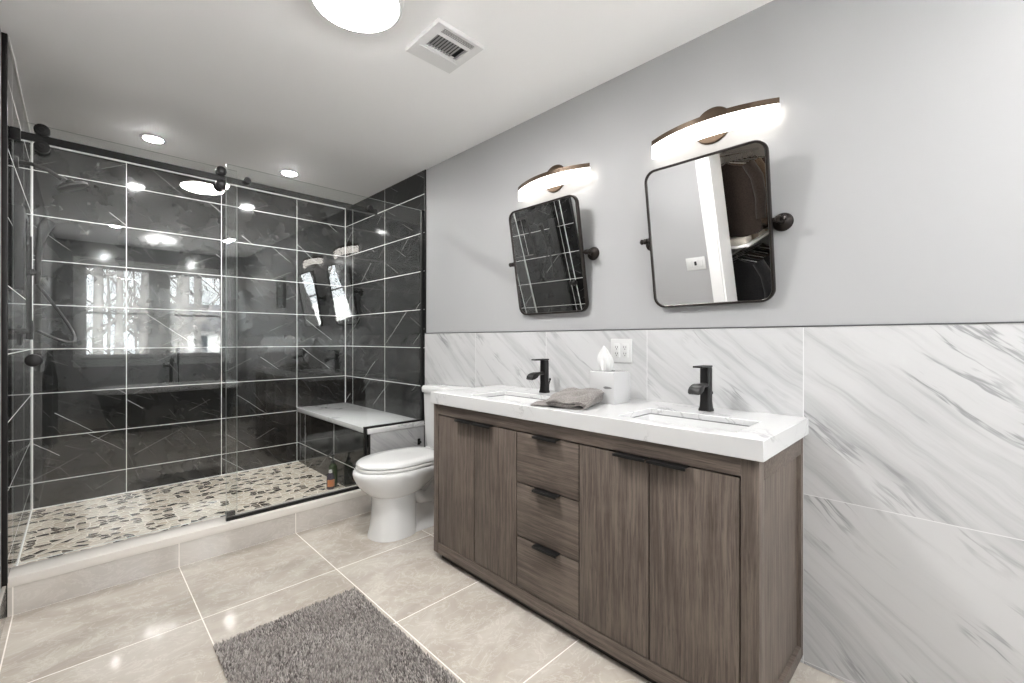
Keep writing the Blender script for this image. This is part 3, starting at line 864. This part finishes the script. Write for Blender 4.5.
def faucet(yc, label):
    x = 1.882
    t = thing('faucet', label, 'faucet', (x, yc, TZ1), 'basin faucets')
    secs = [(0.000, 0.046, 0.050), (0.006, 0.046, 0.050), (0.016, 0.041, 0.044), (0.040, 0.038, 0.040), (0.172, 0.038, 0.040), (0.178, 0.036, 0.038)]
    def sq(w, h, z, cx=0.0):
        return [(x + cx + p, yc + q, TZ1 + z) for p, q in rrect(w, h, 0.010, 5)]
    build('body', MB().rings([sq(w, h, z) for z, w, h in secs]), M_black, t)
    sp = [(-0.012, 0.120, 0.016, 0.030), (-0.050, 0.120, 0.015, 0.032), (-0.066, 0.119, 0.018, 0.040), (-0.078, 0.116, 0.030, 0.046), (-0.098, 0.112, 0.034, 0.047), (-0.116, 0.107, 0.030, 0.047), (-0.122, 0.104, 0.022, 0.045)]
    rg = []
    for i, (dx, z, th, w) in enumerate(sp):
        rg.append([(x + dx + (q * 0.35 if i > 2 else 0), yc + p, TZ1 + z - 0.010 + q - th * 0.2) for p, q in rrect(w, th, 0.006, 4)])
    build('spout', MB().rings(rg), M_black, t)
    build('lever', MB().box(x - 0.088, x + 0.019, yc - 0.019, yc + 0.019, TZ1 + 0.1785, TZ1 + 0.186, 0.002), M_black, t)
    build('lift_rod', MB().tube([(x + 0.030, yc - 0.004, TZ1), (x + 0.031, yc - 0.004, TZ1 + 0.040), (x + 0.040, yc - 0.006, TZ1 + 0.066)], 0.004, 10).lathe([(0, 0), (0.006, 0.002), (0.006, 0.012), (0, 0.014)], (x + 0.041, yc - 0.006, TZ1 + 0.064), 'Z', 12), M_black, t)
    return t
faucet(0.712, 'matte black basin faucet at right, nearest the camera')
faucet(1.568, 'matte black basin faucet at left, behind the folded towel')

# tissue box with a tissue
tb = thing('tissue_box', 'white cube tissue box on worktop below the outlet', 'tissue box', (1.82, 1.122, TZ1))
bx = MB()
X0, X1, Y0, Y1, ZT = 1.752, 1.888, 1.058, 1.188, TZ1 + 0.145
bx.box(X0, X1, Y0, Y1, TZ1, ZT, 0.003)
build('box_body', bx, M_tbox, tb)
op = MB().rings([[(1.82 + 0.036 * math.cos(2 * PI * i / 28), 1.123 + 0.022 * math.sin(2 * PI * i / 28), ZT + z) for i in range(28)] for z in (-0.0005, 0.0006)])
build('slot', op, M_dark, tb)
random.seed(4)
rg = []
for j in range(11):
    t = j / 10
    h = 0.118 * t
    ring = []
    for i in range(40):
        a = 2 * PI * i / 40
        pr = 1 + (0.10 + 0.22 * t * (1 - t) * 2) * math.sin(5 * a + 2.5 * t) + 0.10 * math.sin(9 * a - 4 * t)
        wx = (0.024 + 0.030 * math.sin(PI * min(1, t * 0.9 + 0.1)) * (1 - t * 0.5)) * (1 - 0.90 * t ** 4)
        wy = (0.020 + 0.012 * math.sin(PI * min(1, t * 0.9 + 0.1))) * (1 - 0.90 * t ** 4)
        ring.append((1.82 + wx * 0.6 * pr * math.cos(a) + 0.006 * t, 1.143 + wy * 1.0 * pr * math.sin(a) + 0.014 * t, ZT + h + 0.006 * math.sin(3 * a) * t * (1 - t)))
    rg.append(ring)
build('tissue', MB().rings(rg, cap0=False), M_tissue, tb)
mk = MB()
for i in range(1):
    mk.rings([[(X0 + xx, 1.094 + 0.022 * math.cos(a) - 0.004, TZ1 + 0.073 + 0.0055 * math.sin(a) * (1 + 0.4 * math.cos(a))) for a in [2 * PI * q / 24 for q in range(24)]] for xx in (0.0002, -0.0006)])
build('dark_oval', mk, simple('oval_grey', (0.16, 0.16, 0.16), 0.4), tb)  # small dark grey oval on the box front

# folded face towel
tw = thing('folded_towel', 'small grey folded towel lying on the worktop between the sinks', 'towel', (1.60, 1.20, TZ1))
cs_ = []   # centre line of the folded cloth in (along, up)
path = [(0.138, 0.007), (0.10, 0.010), (0.04, 0.020), (-0.04, 0.020), (-0.10, 0.008), (-0.125, 0.008), (-0.140, 0.018), (-0.140, 0.036), (-0.120, 0.046), (-0.095, 0.040), (-0.085, 0.030), (-0.04, 0.032), (0.03, 0.033), (0.070, 0.032), (0.086, 0.038), (0.080, 0.047), (0.05, 0.050), (-0.02, 0.052), (-0.08, 0.054), (-0.112, 0.060), (-0.135, 0.056), (-0.148, 0.044)]
def dens(p, n):
    out = []
    for (a, b), (c2, d2) in zip(p, p[1:]):
        for i in range(n):
            out.append((a + (c2 - a) * i / n, b + (d2 - b) * i / n))
    out.append(p[-1]); return out
cl = dens(path, 4)
for _ in range(3):
    cl = [cl[0]] + [((cl[i - 1][0] + 2 * cl[i][0] + cl[i + 1][0]) / 4, (cl[i - 1][1] + 2 * cl[i][1] + cl[i + 1][1]) / 4) for i in range(1, len(cl) - 1)] + [cl[-1]]
def offs(p, d):
    out = []
    for i, (a, b_) in enumerate(p):
        q0, q1 = p[max(i - 1, 0)], p[min(i + 1, len(p) - 1)]
        dx, dz = q1[0] - q0[0], q1[1] - q0[1]
        L = math.hypot(dx, dz) or 1
        out.append((a - dz / L * d, b_ + dx / L * d))
    return out
outline = offs(cl, 0.0055) + offs(cl, -0.0055)[::-1]
rg = []
NSEC = 26
for j in range(NSEC + 1):
    s_ = j / NSEC
    acr = -0.125 + 0.25 * s_
    ring = []
    for i, (a, z) in enumerate(outline):
        wob = 0.004 * math.sin(9 * a * 6 + 5 * s_) * (z / 0.04) + 0.003 * math.sin(14 * s_ + a * 20)
        taper = 1.0 - 0.10 * abs(2 * s_ - 1) ** 4
        al = a * 0.84 * taper - 0.020 + 0.014 * math.sin(2.4 * s_ + 0.4) + (0.03 * (1 - s_) if a > 0.09 else 0)
        zz = max(0.0012, z * (0.72 + 0.36 * s_ - 0.22 * (1 - s_) ** 3) + wob * 0.6)
        # along = towards +Y (the photo's left), across = +X, turned a little
        ca, sa = math.cos(R(16)), math.sin(R(16))
        px_, py_ = acr + 0.006 * math.sin(a * 30), al
        ring.append((1.605 + px_ * ca + py_ * sa * -1, 1.205 + py_ * ca + px_ * sa, TZ1 + zz))
    rg.append(ring)
build('cloth', MB().rings(rg), M_towel, tw, smooth=60)

# outlet
ol = thing('wall_outlet', 'white double wall outlet on the marble above the tissue box', 'outlet', (XT, 1.160, 1.162))
build('plate', MB().box(XT - 0.006, XT, 1.101, 1.219, 1.103, 1.221, 0.003), M_plast, ol)
for y in (1.137, 1.183):
    d = build('socket', MB().box(XT - 0.009, XT - 0.005, y - 0.017, y + 0.017, 1.128, 1.196, 0.004), M_plast, ol)
    sl = MB()
    for z in (1.146, 1.178):
        sl.box(XT - 0.0095, XT - 0.0088, y - 0.007, y - 0.0045, z - 0.002, z + 0.007); sl.box(XT - 0.0095, XT - 0.0088, y + 0.0045, y + 0.007, z - 0.002, z + 0.007)
        sl.box(XT - 0.0095, XT - 0.0088, y - 0.002, y + 0.002, z - 0.010, z - 0.005)
    build('slot', sl, M_dark, d)

# ------------------------------------------------------------------ toilet
TYC = 2.458
to = thing('toilet', 'white two-piece toilet between the vanity and the shower bench', 'toilet', (1.55, TYC, 0))
def egg(xf, xb, hw, z, n=48, blunt=2.3):
    out = []
    xm = xf + (xb - xf) * 0.48
    for i in range(n):
        a = 2 * PI * i / n
        c_, s_ = math.cos(a), math.sin(a)
        if c_ < 0:
            x = xm + (xm - xf) * c_
            y = hw * s_
        else:
            x = xm + (xb - xm) * (abs(c_) ** (2 / 2.8))
            y = hw * math.copysign(abs(s_) ** (2 / 2.8), s_)
        out.append((x, TYC + y, z))
    return out
bw = MB().rings([egg(*q) for q in ((1.300, 1.60, 0.132, 0.0), (1.300, 1.60, 0.132, 0.010), (1.312, 1.60, 0.125, 0.05), (1.322, 1.60, 0.119, 0.12), (1.327, 1.60, 0.117, 0.20), (1.326, 1.60, 0.117, 0.240), (1.325, 1.60, 0.118, 0.252),
     (1.314, 1.62, 0.126, 0.257), (1.290, 1.65, 0.140, 0.272), (1.254, 1.70, 0.163, 0.306), (1.226, 1.75, 0.181, 0.343), (1.208, 1.785, 0.192, 0.380), (1.203, 1.795, 0.195, 0.402), (1.206, 1.795, 0.192, 0.416), (1.216, 1.795, 0.184, 0.422))])
# rear trapway housing and foot
def rr2(xa, xb, hw, z, r=0.03):
    cx_ = (xa + xb) / 2
    return [(cx_ + p, TYC + q, z) for p, q in rrect(xb - xa, hw * 2, min(r, hw * 0.9), 6)]
bw.rings([rr2(1.50, 1.92, 0.105, 0.0), rr2(1.50, 1.92, 0.105, 0.018), rr2(1.50, 1.91, 0.080, 0.040), rr2(1.50, 1.90, 0.062, 0.10), rr2(1.50, 1.90, 0.060, 0.20), rr2(1.50, 1.93, 0.075, 0.30), rr2(1.55, 1.95, 0.150, 0.385), rr2(1.56, 1.96, 0.170, 0.425)])
tp = [(1.56, TYC - 0.058, 0.27), (1.62, TYC - 0.066, 0.20), (1.68, TYC - 0.066, 0.19), (1.74, TYC - 0.066, 0.25), (1.79, TYC - 0.066, 0.27), (1.83, TYC - 0.066, 0.20), (1.85, TYC - 0.062, 0.08)]
bw.tube(tp, [0.03, 0.042, 0.045, 0.045, 0.042, 0.038, 0.030], 18)
bl = build('bowl', bw, M_porc, to, smooth=50)
for s in (-1, 1):
    build('bolt_cap', MB().lathe([(0, 0.016), (0.013, 0.016), (0.012, 0.034), (0.007, 0.040), (0, 0.041)], (1.74, TYC + s * 0.088, 0.003), 'Z', 20), M_plast, bl)
build('seat_ring', MB().rings([egg(1.228, 1.78, 0.184, 0.4225), egg(1.222, 1.785, 0.188, 0.427), egg(1.222, 1.785, 0.188, 0.440), egg(1.227, 1.78, 0.184, 0.444)]), M_seat, to, smooth=50)
build('lid', MB().rings([egg(1.230, 1.78, 0.183, 0.4475), egg(1.224, 1.785, 0.187, 0.451), egg(1.225, 1.785, 0.186, 0.463), egg(1.238, 1.775, 0.178, 0.4715), egg(1.32, 1.72, 0.12, 0.4770), egg(1.42, 1.60, 0.03, 0.4785)]), M_seat, to, smooth=50)
for q in (-0.07, 0.07):
    build('hinge', MB().box(1.772, 1.802, TYC + q - 0.025, TYC + q + 0.025, 0.437, 0.474, 0.006), M_seat, to)
tk = MB().rings([rr2(1.845, 1.975, 0.165, 0.415, 0.05), rr2(1.825, 1.985, 0.185, 0.46, 0.05), rr2(1.815, 1.987, 0.195, 0.60, 0.05), rr2(1.810, 1.987, 0.200, 0.842, 0.05)])
build('tank', tk, M_porc, to, smooth=50)
tl = MB().rings([rr2(1.800, 1.989, 0.208, 0.843, 0.055), rr2(1.797, 1.990, 0.211, 0.850, 0.055), rr2(1.797, 1.990, 0.211, 0.876, 0.055), rr2(1.806, 1.985, 0.203, 0.889, 0.05), rr2(1.83, 1.97, 0.17, 0.892, 0.05)])
lo = build('tank_lid', tl, M_porc, to, smooth=40)
build('flush_button', MB().lathe([(0, 0.0), (0.024, 0.0), (0.024, 0.004), (0.019, 0.006), (0, 0.006)], (1.900, TYC, 0.892), 'Z', 28), M_chrome, lo)
wv = thing('stop_valve', 'small black square fitting on the marble bench end by the tank', 'valve', (1.94, 2.88, 0.44))
build('escutcheon', MB().box(1.930, 1.952, 2.872, 2.884, 0.400, 0.448, 0.003), M_black, wv)
build('stem', MB().cyl((1.941, 2.872, 0.424), (1.941, 2.855, 0.424), 0.008, 16), M_black, wv)

# ------------------------------------------------------------------ rug
rg_ = thing('bath_rug', 'grey shaggy bath rug on the beige floor tiles', 'rug', (0.69, 1.55, 0))
RX0, RX1, RY0, RY1 = 0.390, 0.980, 1.10, 2.010
build('backing', MB().box(RX0 + 0.006, RX1 - 0.006, RY0 + 0.006, RY1 - 0.006, 0.0005, 0.008, 0.003), M_back, rg_)
random.seed(11)
vsx, fcs = [], []
st = 0.0054
nx, ny = int((RX1 - RX0) / st), int((RY1 - RY0) / st)
ox, oy, _z = rg_.location
for i in range(nx):
    for j in range(ny):
        x = RX0 + (i + 0.5) * st + random.uniform(-.0022, .0022); y = RY0 + (j + 0.5) * st + random.uniform(-.0022, .0022)
        h = random.uniform(0.015, 0.024)
        lean = random.uniform(0.002, 0.010); a = random.uniform(0, 2 * PI) * 0.5 + 1.2 * math.sin(x * 9 + 2 * math.sin(y * 7))
        dx, dy = lean * math.cos(a), lean * math.sin(a)
        r0 = 0.0029
        b0 = len(vsx)
        ph = random.uniform(0, 2)
        for q in range(3):
            an = ph + q * 2 * PI / 3
            vsx.append((x - ox + r0 * math.cos(an), y - oy + r0 * math.sin(an), 0.006))
        for q in range(3):
            an = ph + 0.6 + q * 2 * PI / 3
            vsx.append((x - ox + dx * 0.55 + r0 * 1.1 * math.cos(an), y - oy + dy * 0.55 + r0 * 1.1 * math.sin(an), h * 0.62))
        vsx.append((x - ox + dx, y - oy + dy, h))
        for q in range(3):
            r1 = (q + 1) % 3
            fcs.append((b0 + q, b0 + r1, b0 + 3 + r1, b0 + 3 + q)); fcs.append((b0 + 3 + q, b0 + 3 + r1, b0 + 6))
me = bpy.data.meshes.new('pile'); me.from_pydata(vsx, [], fcs); me.materials.append(M_pile)
pile = bpy.data.objects.new('pile', me); COL.objects.link(pile); pile.parent = rg_; pile['kind'] = 'stuff'

# ------------------------------------------------------------------ left wall: switches, hanging towel
sw = thing('switch_plate', 'white wall switch plate on the left wall, seen in the right mirror', 'switch', (XL, 1.655, 1.15))
build('plate', MB().box(XL, XL + 0.006, 1.570, 1.740, 1.092, 1.208, 0.003), M_plast, sw)
for i in range(3):
    y = 1.609 + i * 0.046
    s_ = build('rocker', MB().box(XL + 0.005, XL + 0.010, y - 0.0165, y + 0.0165, 1.117, 1.183, 0.002), M_plast if i != 1 else M_plast, sw)
    if i == 1:
        build('timer_screen', MB().box(XL + 0.0098, XL + 0.0108, y - 0.010, y + 0.010, 1.135, 1.172), M_dark, s_)
ht = thing('hanging_towel', 'dark towel hanging on the left wall, seen reflected in the shower glass', 'towel', (XL, 0.27, 0.5))
rg = []
for j in range(22):
    t = j / 21
    z = 1.12 - 0.85 * t
    hw = 0.020 + 0.11 * min(1, t * 2.6) ** 0.7
    th = 0.018 + 0.028 * min(1, t * 3)
    ring = []
    for i in range(40):
        a = 2 * PI * i / 40
        fold = 1 + 0.28 * math.sin(6 * a + 1.2 * t) * min(1, t * 3)
        ring.append((XL + 0.058 + th * fold * math.sin(a), 0.27 + hw * math.cos(a) + 0.006 * math.sin(5 * t), z))
    rg.append(ring)
build('cloth', MB().rings(rg), M_robe, ht, smooth=60)
hk = thing('towel_hook', 'black towel hook on the left wall behind the dark towel', 'hook', (XL, 0.27, 1.13))
build('base', MB().lathe([(0, 0), (0.022, 0), (0.021, 0.007), (0, 0.008)], (XL, 0.27, 1.135), 'X', 24), M_black, hk)
build('peg', MB().tube([(XL, 0.27, 1.135), (XL + 0.045, 0.27, 1.128), (XL + 0.062, 0.27, 1.135), (XL + 0.066, 0.27, 1.152)], 0.006, 12), M_black, hk)
pf = thing('shadow_box_frame', 'dark framed picture on the vanity wall, seen reflected in the shower glass', 'picture frame', (XR, -0.39, 1.83))
f = MB()
for a in ((-0.53, -0.51, 1.64, 2.03), (-0.27, -0.25, 1.64, 2.03), (-0.51, -0.27, 1.64, 1.66), (-0.51, -0.27, 2.01, 2.03)):
    f.box(XR - 0.034, XR, *a, 0.001)
build('frame', f, M_black, pf)
build('print', MB().box(XR - 0.024, XR - 0.018, -0.51, -0.27, 1.66, 2.01), M_print, pf)

# ------------------------------------------------------------------ tub by the window
tu = thing('bathtub', 'white freestanding bathtub with shade painted on its outside under the window, seen reflected in the shower glass', 'bathtub', (0.98, -1.70, 0))
TCX, TCY = 0.980, -1.695
def ov(hx, hy, z, n=64, e=2.5):
    return [(TCX + hx * math.copysign(abs(math.cos(2 * PI * i / n)) ** (2 / e), math.cos(2 * PI * i / n)), TCY + hy * math.copysign(abs(math.sin(2 * PI * i / n)) ** (2 / e), math.sin(2 * PI * i / n)), z) for i in range(n)]
build('shell', MB().rings([ov(0.66, 0.27, 0.0), ov(0.68, 0.285, 0.02), ov(0.74, 0.31, 0.25), ov(0.79, 0.340, 0.46), ov(0.815, 0.350, 0.515)], cap1=False), simple('tub_shell_shade', (0.035, 0.035, 0.036), 0.4), tu, smooth=40)['label'] = 'outer shell, shade painted in as charcoal'  # shade on the tub's outer side is put into the shell colour
build('basin', MB().rings([ov(0.818, 0.353, 0.512), ov(0.848, 0.374, 0.530), ov(0.852, 0.378, 0.575), ov(0.845, 0.372, 0.588), ov(0.815, 0.345, 0.588), ov(0.800, 0.330, 0.575), ov(0.74, 0.29, 0.35), ov(0.64, 0.235, 0.17), ov(0.50, 0.16, 0.14)], cap0=False), M_tub, tu, smooth=40)
build('overflow', MB().box(1.0 - 0.045, 1.0 + 0.045, TCY + 0.336, TCY + 0.342, 0.50, 0.53, 0.003), M_black, tu)
tf = thing('tub_filler', 'black floor-standing tub filler behind the tub, seen reflected in glass', 'faucet', (1.02, -2.105, 0))
build('column', MB().cyl((1.02, -2.105, 0), (1.02, -2.105, 0.90), 0.021, 20).lathe([(0, 0), (0.05, 0), (0.048, 0.010), (0, 0.012)], (1.02, -2.105, 0), 'Z', 28).box(0.995, 1.045, -2.128, -2.082, 0.80, 0.86, 0.004), M_black, tf)
build('spout', MB().tube([(1.02, -2.105, 0.905), (1.02, -2.05, 0.925), (1.02, -1.95, 0.925), (1.02, -1.91, 0.905)], 0.018, 16), M_black, tf)
build('lever', MB().cyl((0.94, -2.105, 0.83), (0.995, -2.105, 0.83), 0.016, 16).box(0.925, 0.942, -2.115, -2.095, 0.80, 0.875, 0.003), M_black, tf)
build('hand_shower', MB().cyl((1.11, -2.105, 0.86), (1.11, -2.105, 1.11), 0.015, 16).box(1.04, 1.115, -2.113, -2.097, 0.845, 0.862, 0.003).tube([(1.11, -2.105, 0.86), (1.112, -2.10, 0.6), (1.085, -2.095, 0.35), (1.05, -2.10, 0.30), (1.03, -2.105, 0.34)], 0.007, 10), M_black, tf)

# ------------------------------------------------------------------ closet contents (seen in the right mirror)
cl_ = thing('closet_lamp', 'round warm ceiling lamp inside the closet', 'ceiling light', (-0.95, 1.0, CE))
build('base', MB().lathe([(0, 0), (0.13, 0), (0.13, -0.02), (0, -0.022)], (-0.95, 1.0, CE), 'Z', 40), M_vent, cl_)
build('lens', MB().lathe([(0, -0.022), (0.12, -0.022), (0.11, -0.045), (0.0, -0.055)], (-0.95, 1.0, CE), 'Z', 40), M_clos, cl_)
for z, lab in ((2.02, 'upper closet rod full of hanging jackets'), (1.12, 'lower closet rod with hanging dark clothes')):
    tag(build('closet_rod', MB().cyl((-1.75, 1.47, z), (-0.52, 1.47, z), 0.014, 16), M_chrome), lab, 'rod', 'closet rods')
shf = thing('closet_shelf', 'white closet shelf above the lower rod', 'shelf', (-1.0, 1.6, 1.2))
build('board', MB().box(-1.745, -0.56, 1.30, 1.795, 1.185, 1.205, 0.002), M_white, shf)
build('upright', MB().box(-0.58, -0.56, 1.72, 1.795, 0.0, 1.185, 0.002), M_white, shf)
def garment(x, z, ln, mat, hw, label, group, seed):
    rnd = random.Random(seed)
    t = thing('hanging_garment', label, 'clothes', (x, 1.47, z), group)
    rg = []
    ph = rnd.uniform(0, 6)
    for j in range(20):
        q = j / 19
        zz = z - 0.075 - ln * q
        w_ = 0.05 + (hw - 0.05) * min(1, q * 9) ** 0.6 + 0.02 * q
        th = 0.018 + 0.024 * min(1, q * 5)
        ring = []
        for i in range(36):
            a = 2 * PI * i / 36
            fo = 1 + 0.30 * math.sin(7 * a + ph + q) * min(1, q * 2)
            ring.append((x + th * fo * math.sin(a), 1.47 + w_ * math.cos(a) + 0.012 * math.sin(6 * q + ph), zz - 0.03 * abs(math.cos(a)) * (1 - q) + 0.02 * math.sin(a * 3 + ph) * q))
        rg.append(ring)
    g = build('cloth', MB().rings(rg), mat, t, smooth=60)
    for s in (-1, 1):
        build('sleeve', MB().tube([(x, 1.47 + s * (hw - 0.03), z - 0.12), (x + 0.01, 1.47 + s * (hw + 0.03), z - 0.25), (x + 0.015, 1.47 + s * (hw + 0.045), z - 0.42), (x + 0.015, 1.47 + s * (hw + 0.03), z - 0.12 - ln * 0.75)], [0.05, 0.052, 0.046, 0.038], 14), mat, t, smooth=60)
    hp = [(x, 1.47, z + 0.018), (x, 1.47 + 0.016, z + 0.006), (x, 1.47 + 0.012, z - 0.015), (x, 1.47, z - 0.04), (x, 1.47, z - 0.07)]
    build('hanger', MB().tube(hp, 0.003, 8).tube([(x, 1.47 - hw * 0.8, z - 0.12), (x, 1.47, z - 0.065), (x, 1.47 + hw * 0.8, z - 0.12)], 0.006, 8), M_chrome, t)
for i, (mi, ln) in enumerate(((0, .66), (2, .62), (0, .68), (1, .66), (2, .60), (0, .66))):
    garment(-0.72 - 0.17 * i, 2.02, ln, M_clo[mi], 0.215 + 0.012 * (i % 3), 'dark jacket on the upper closet rod, seen in the right mirror', 'jackets on the upper closet rod', i)
for i, (mi, ln) in enumerate(((1, .62), (1, .70), (0, .64), (1, .70), (0, .60))):
    garment(-0.76 - 0.19 * i, 1.12, ln, M_clo[mi], 0.20 + 0.012 * (i % 2), 'dark garment on the lower closet rod, seen in the right mirror', 'clothes on the lower closet rod', 20 + i)
for i in range(5):
    x = -0.70 - i * 0.22
    b = MB()
    rg = []
    for zz, g_ in ((1.2055, 0.0), (1.212, 0.008), (1.235, 0.012), (1.258, 0.008), (1.264, 0.0)):
        rg.append([(x + p, 1.47 + q, zz + 0.004 * math.sin(p * 40 + i)) for p, q in rrect(0.17 + g_, 0.26 + g_, 0.02, 4)])
    b.rings(rg)
    tag(build('folded_shirt', b, M_clo[4 if i % 2 == 0 else 3], smooth=60), 'pale folded shirt on the white closet shelf', 'clothes', 'folded shirts on the closet shelf')

# ------------------------------------------------------------------ outdoors beyond the window
struct('ground', MB().box(-40, 60, -80, YF - 0.4, -3.2, -3.0), M_ground)
random.seed(7)
def tree(x, y, r, h, seed):
    rnd = random.Random(seed)
    b = MB()
    lx, ly = rnd.uniform(-0.5, 0.5), rnd.uniform(-0.5, 0.5)
    pts = [(x + lx * (q / 7) ** 1.5 + rnd.uniform(-.05, .05), y + ly * (q / 7), -3.05 + h * q / 7) for q in range(8)]
    b.tube(pts, [r * (1.15 - 0.85 * q / 7) for q in range(8)], 9)
    def limb(p, d, ln, r0, lev):
        q = [p]
        dd = Vector(d)
        for i in range(4):
            dd = (dd + Vector((rnd.uniform(-.25, .25), rnd.uniform(-.25, .25), rnd.uniform(-.05, .25)))).normalized()
            q.append(q[-1] + dd * ln / 4)
        b.tube(q, [r0 * (1 - 0.2 * i) for i in range(5)], 5)
        if lev:
            for _ in range(3):
                i = rnd.choice((1, 2, 3))
                limb(q[i], (dd.x + rnd.uniform(-1, 1), dd.y + rnd.uniform(-1, 1), dd.z + rnd.uniform(-.2, .6)), ln * 0.55, r0 * 0.45, lev - 1)
    for i in range(9):
        q = rnd.uniform(0.30, 0.98)
        k_ = int(q * 7); p = Vector(pts[min(k_, 7)])
        a = rnd.uniform(0, 2 * PI)
        limb(p, (math.cos(a), math.sin(a), rnd.uniform(0.3, 1.0)), h * rnd.uniform(0.12, 0.26), r * 0.38, 2)
    o = build('bare_tree', b, M_bark, smooth=60)
    tag(o, 'bare winter tree outside the window, seen reflected in the shower glass', 'tree', 'bare trees outside')
spots = [(-0.8, -12, .11, 13), (0.5, -14.5, .16, 15), (1.05, -11, .05, 11), (1.9, -17, .14, 15), (2.3, -12.5, .05, 10), (3.0, -15, .17, 15), (3.4, -19, .14, 14), (4.6, -21, .16, 15),
         (4.2, -13.5, .08, 12), (0.0, -19, .18, 16), (1.4, -22, .17, 16), (2.6, -23, .12, 14), (-1.4, -16, .16, 15), (-0.4, -24, .16, 15), (5.6, -17, .13, 13), (6.4, -22, .15, 14), (2.2, -18.5, .07, 12), (-2.5, -12, .15, 14), (8, -16, .18, 14), (-5, -15, .2, 15),
         (0.9, -17.5, .06, 13), (1.6, -14, .045, 11), (0.1, -13, .05, 12), (3.8, -24, .10, 15), (5.2, -25, .09, 14), (-1.0, -21, .10, 15)]
for i, (x, y, r, h) in enumerate(spots):
    tree(x, y, r, h, 100 + i)
ho = thing('neighbour_house', 'white house with grey roof beyond the trees outside the window', 'house', (7.0, -34, -3))
build('walls', MB().box(3.6, 11.5, -38, -32, -3, 1.9), M_siding, ho)
rf = MB()
rf.rings([[(3.2, -31.6, 1.85), (3.2, -38.4, 1.85), (3.2, -35, 4.0)], [(11.9, -31.6, 1.85), (11.9, -38.4, 1.85), (11.9, -35, 4.0)]])
build('roof', rf, M_roof, ho)
for x in (4.5, 6.2, 8.0, 9.8):
    for z in (-1.9, 0.3):
        build('window', MB().box(x, x + 0.8, -32.03, -31.96, z, z + 1.2), M_hwin, ho)
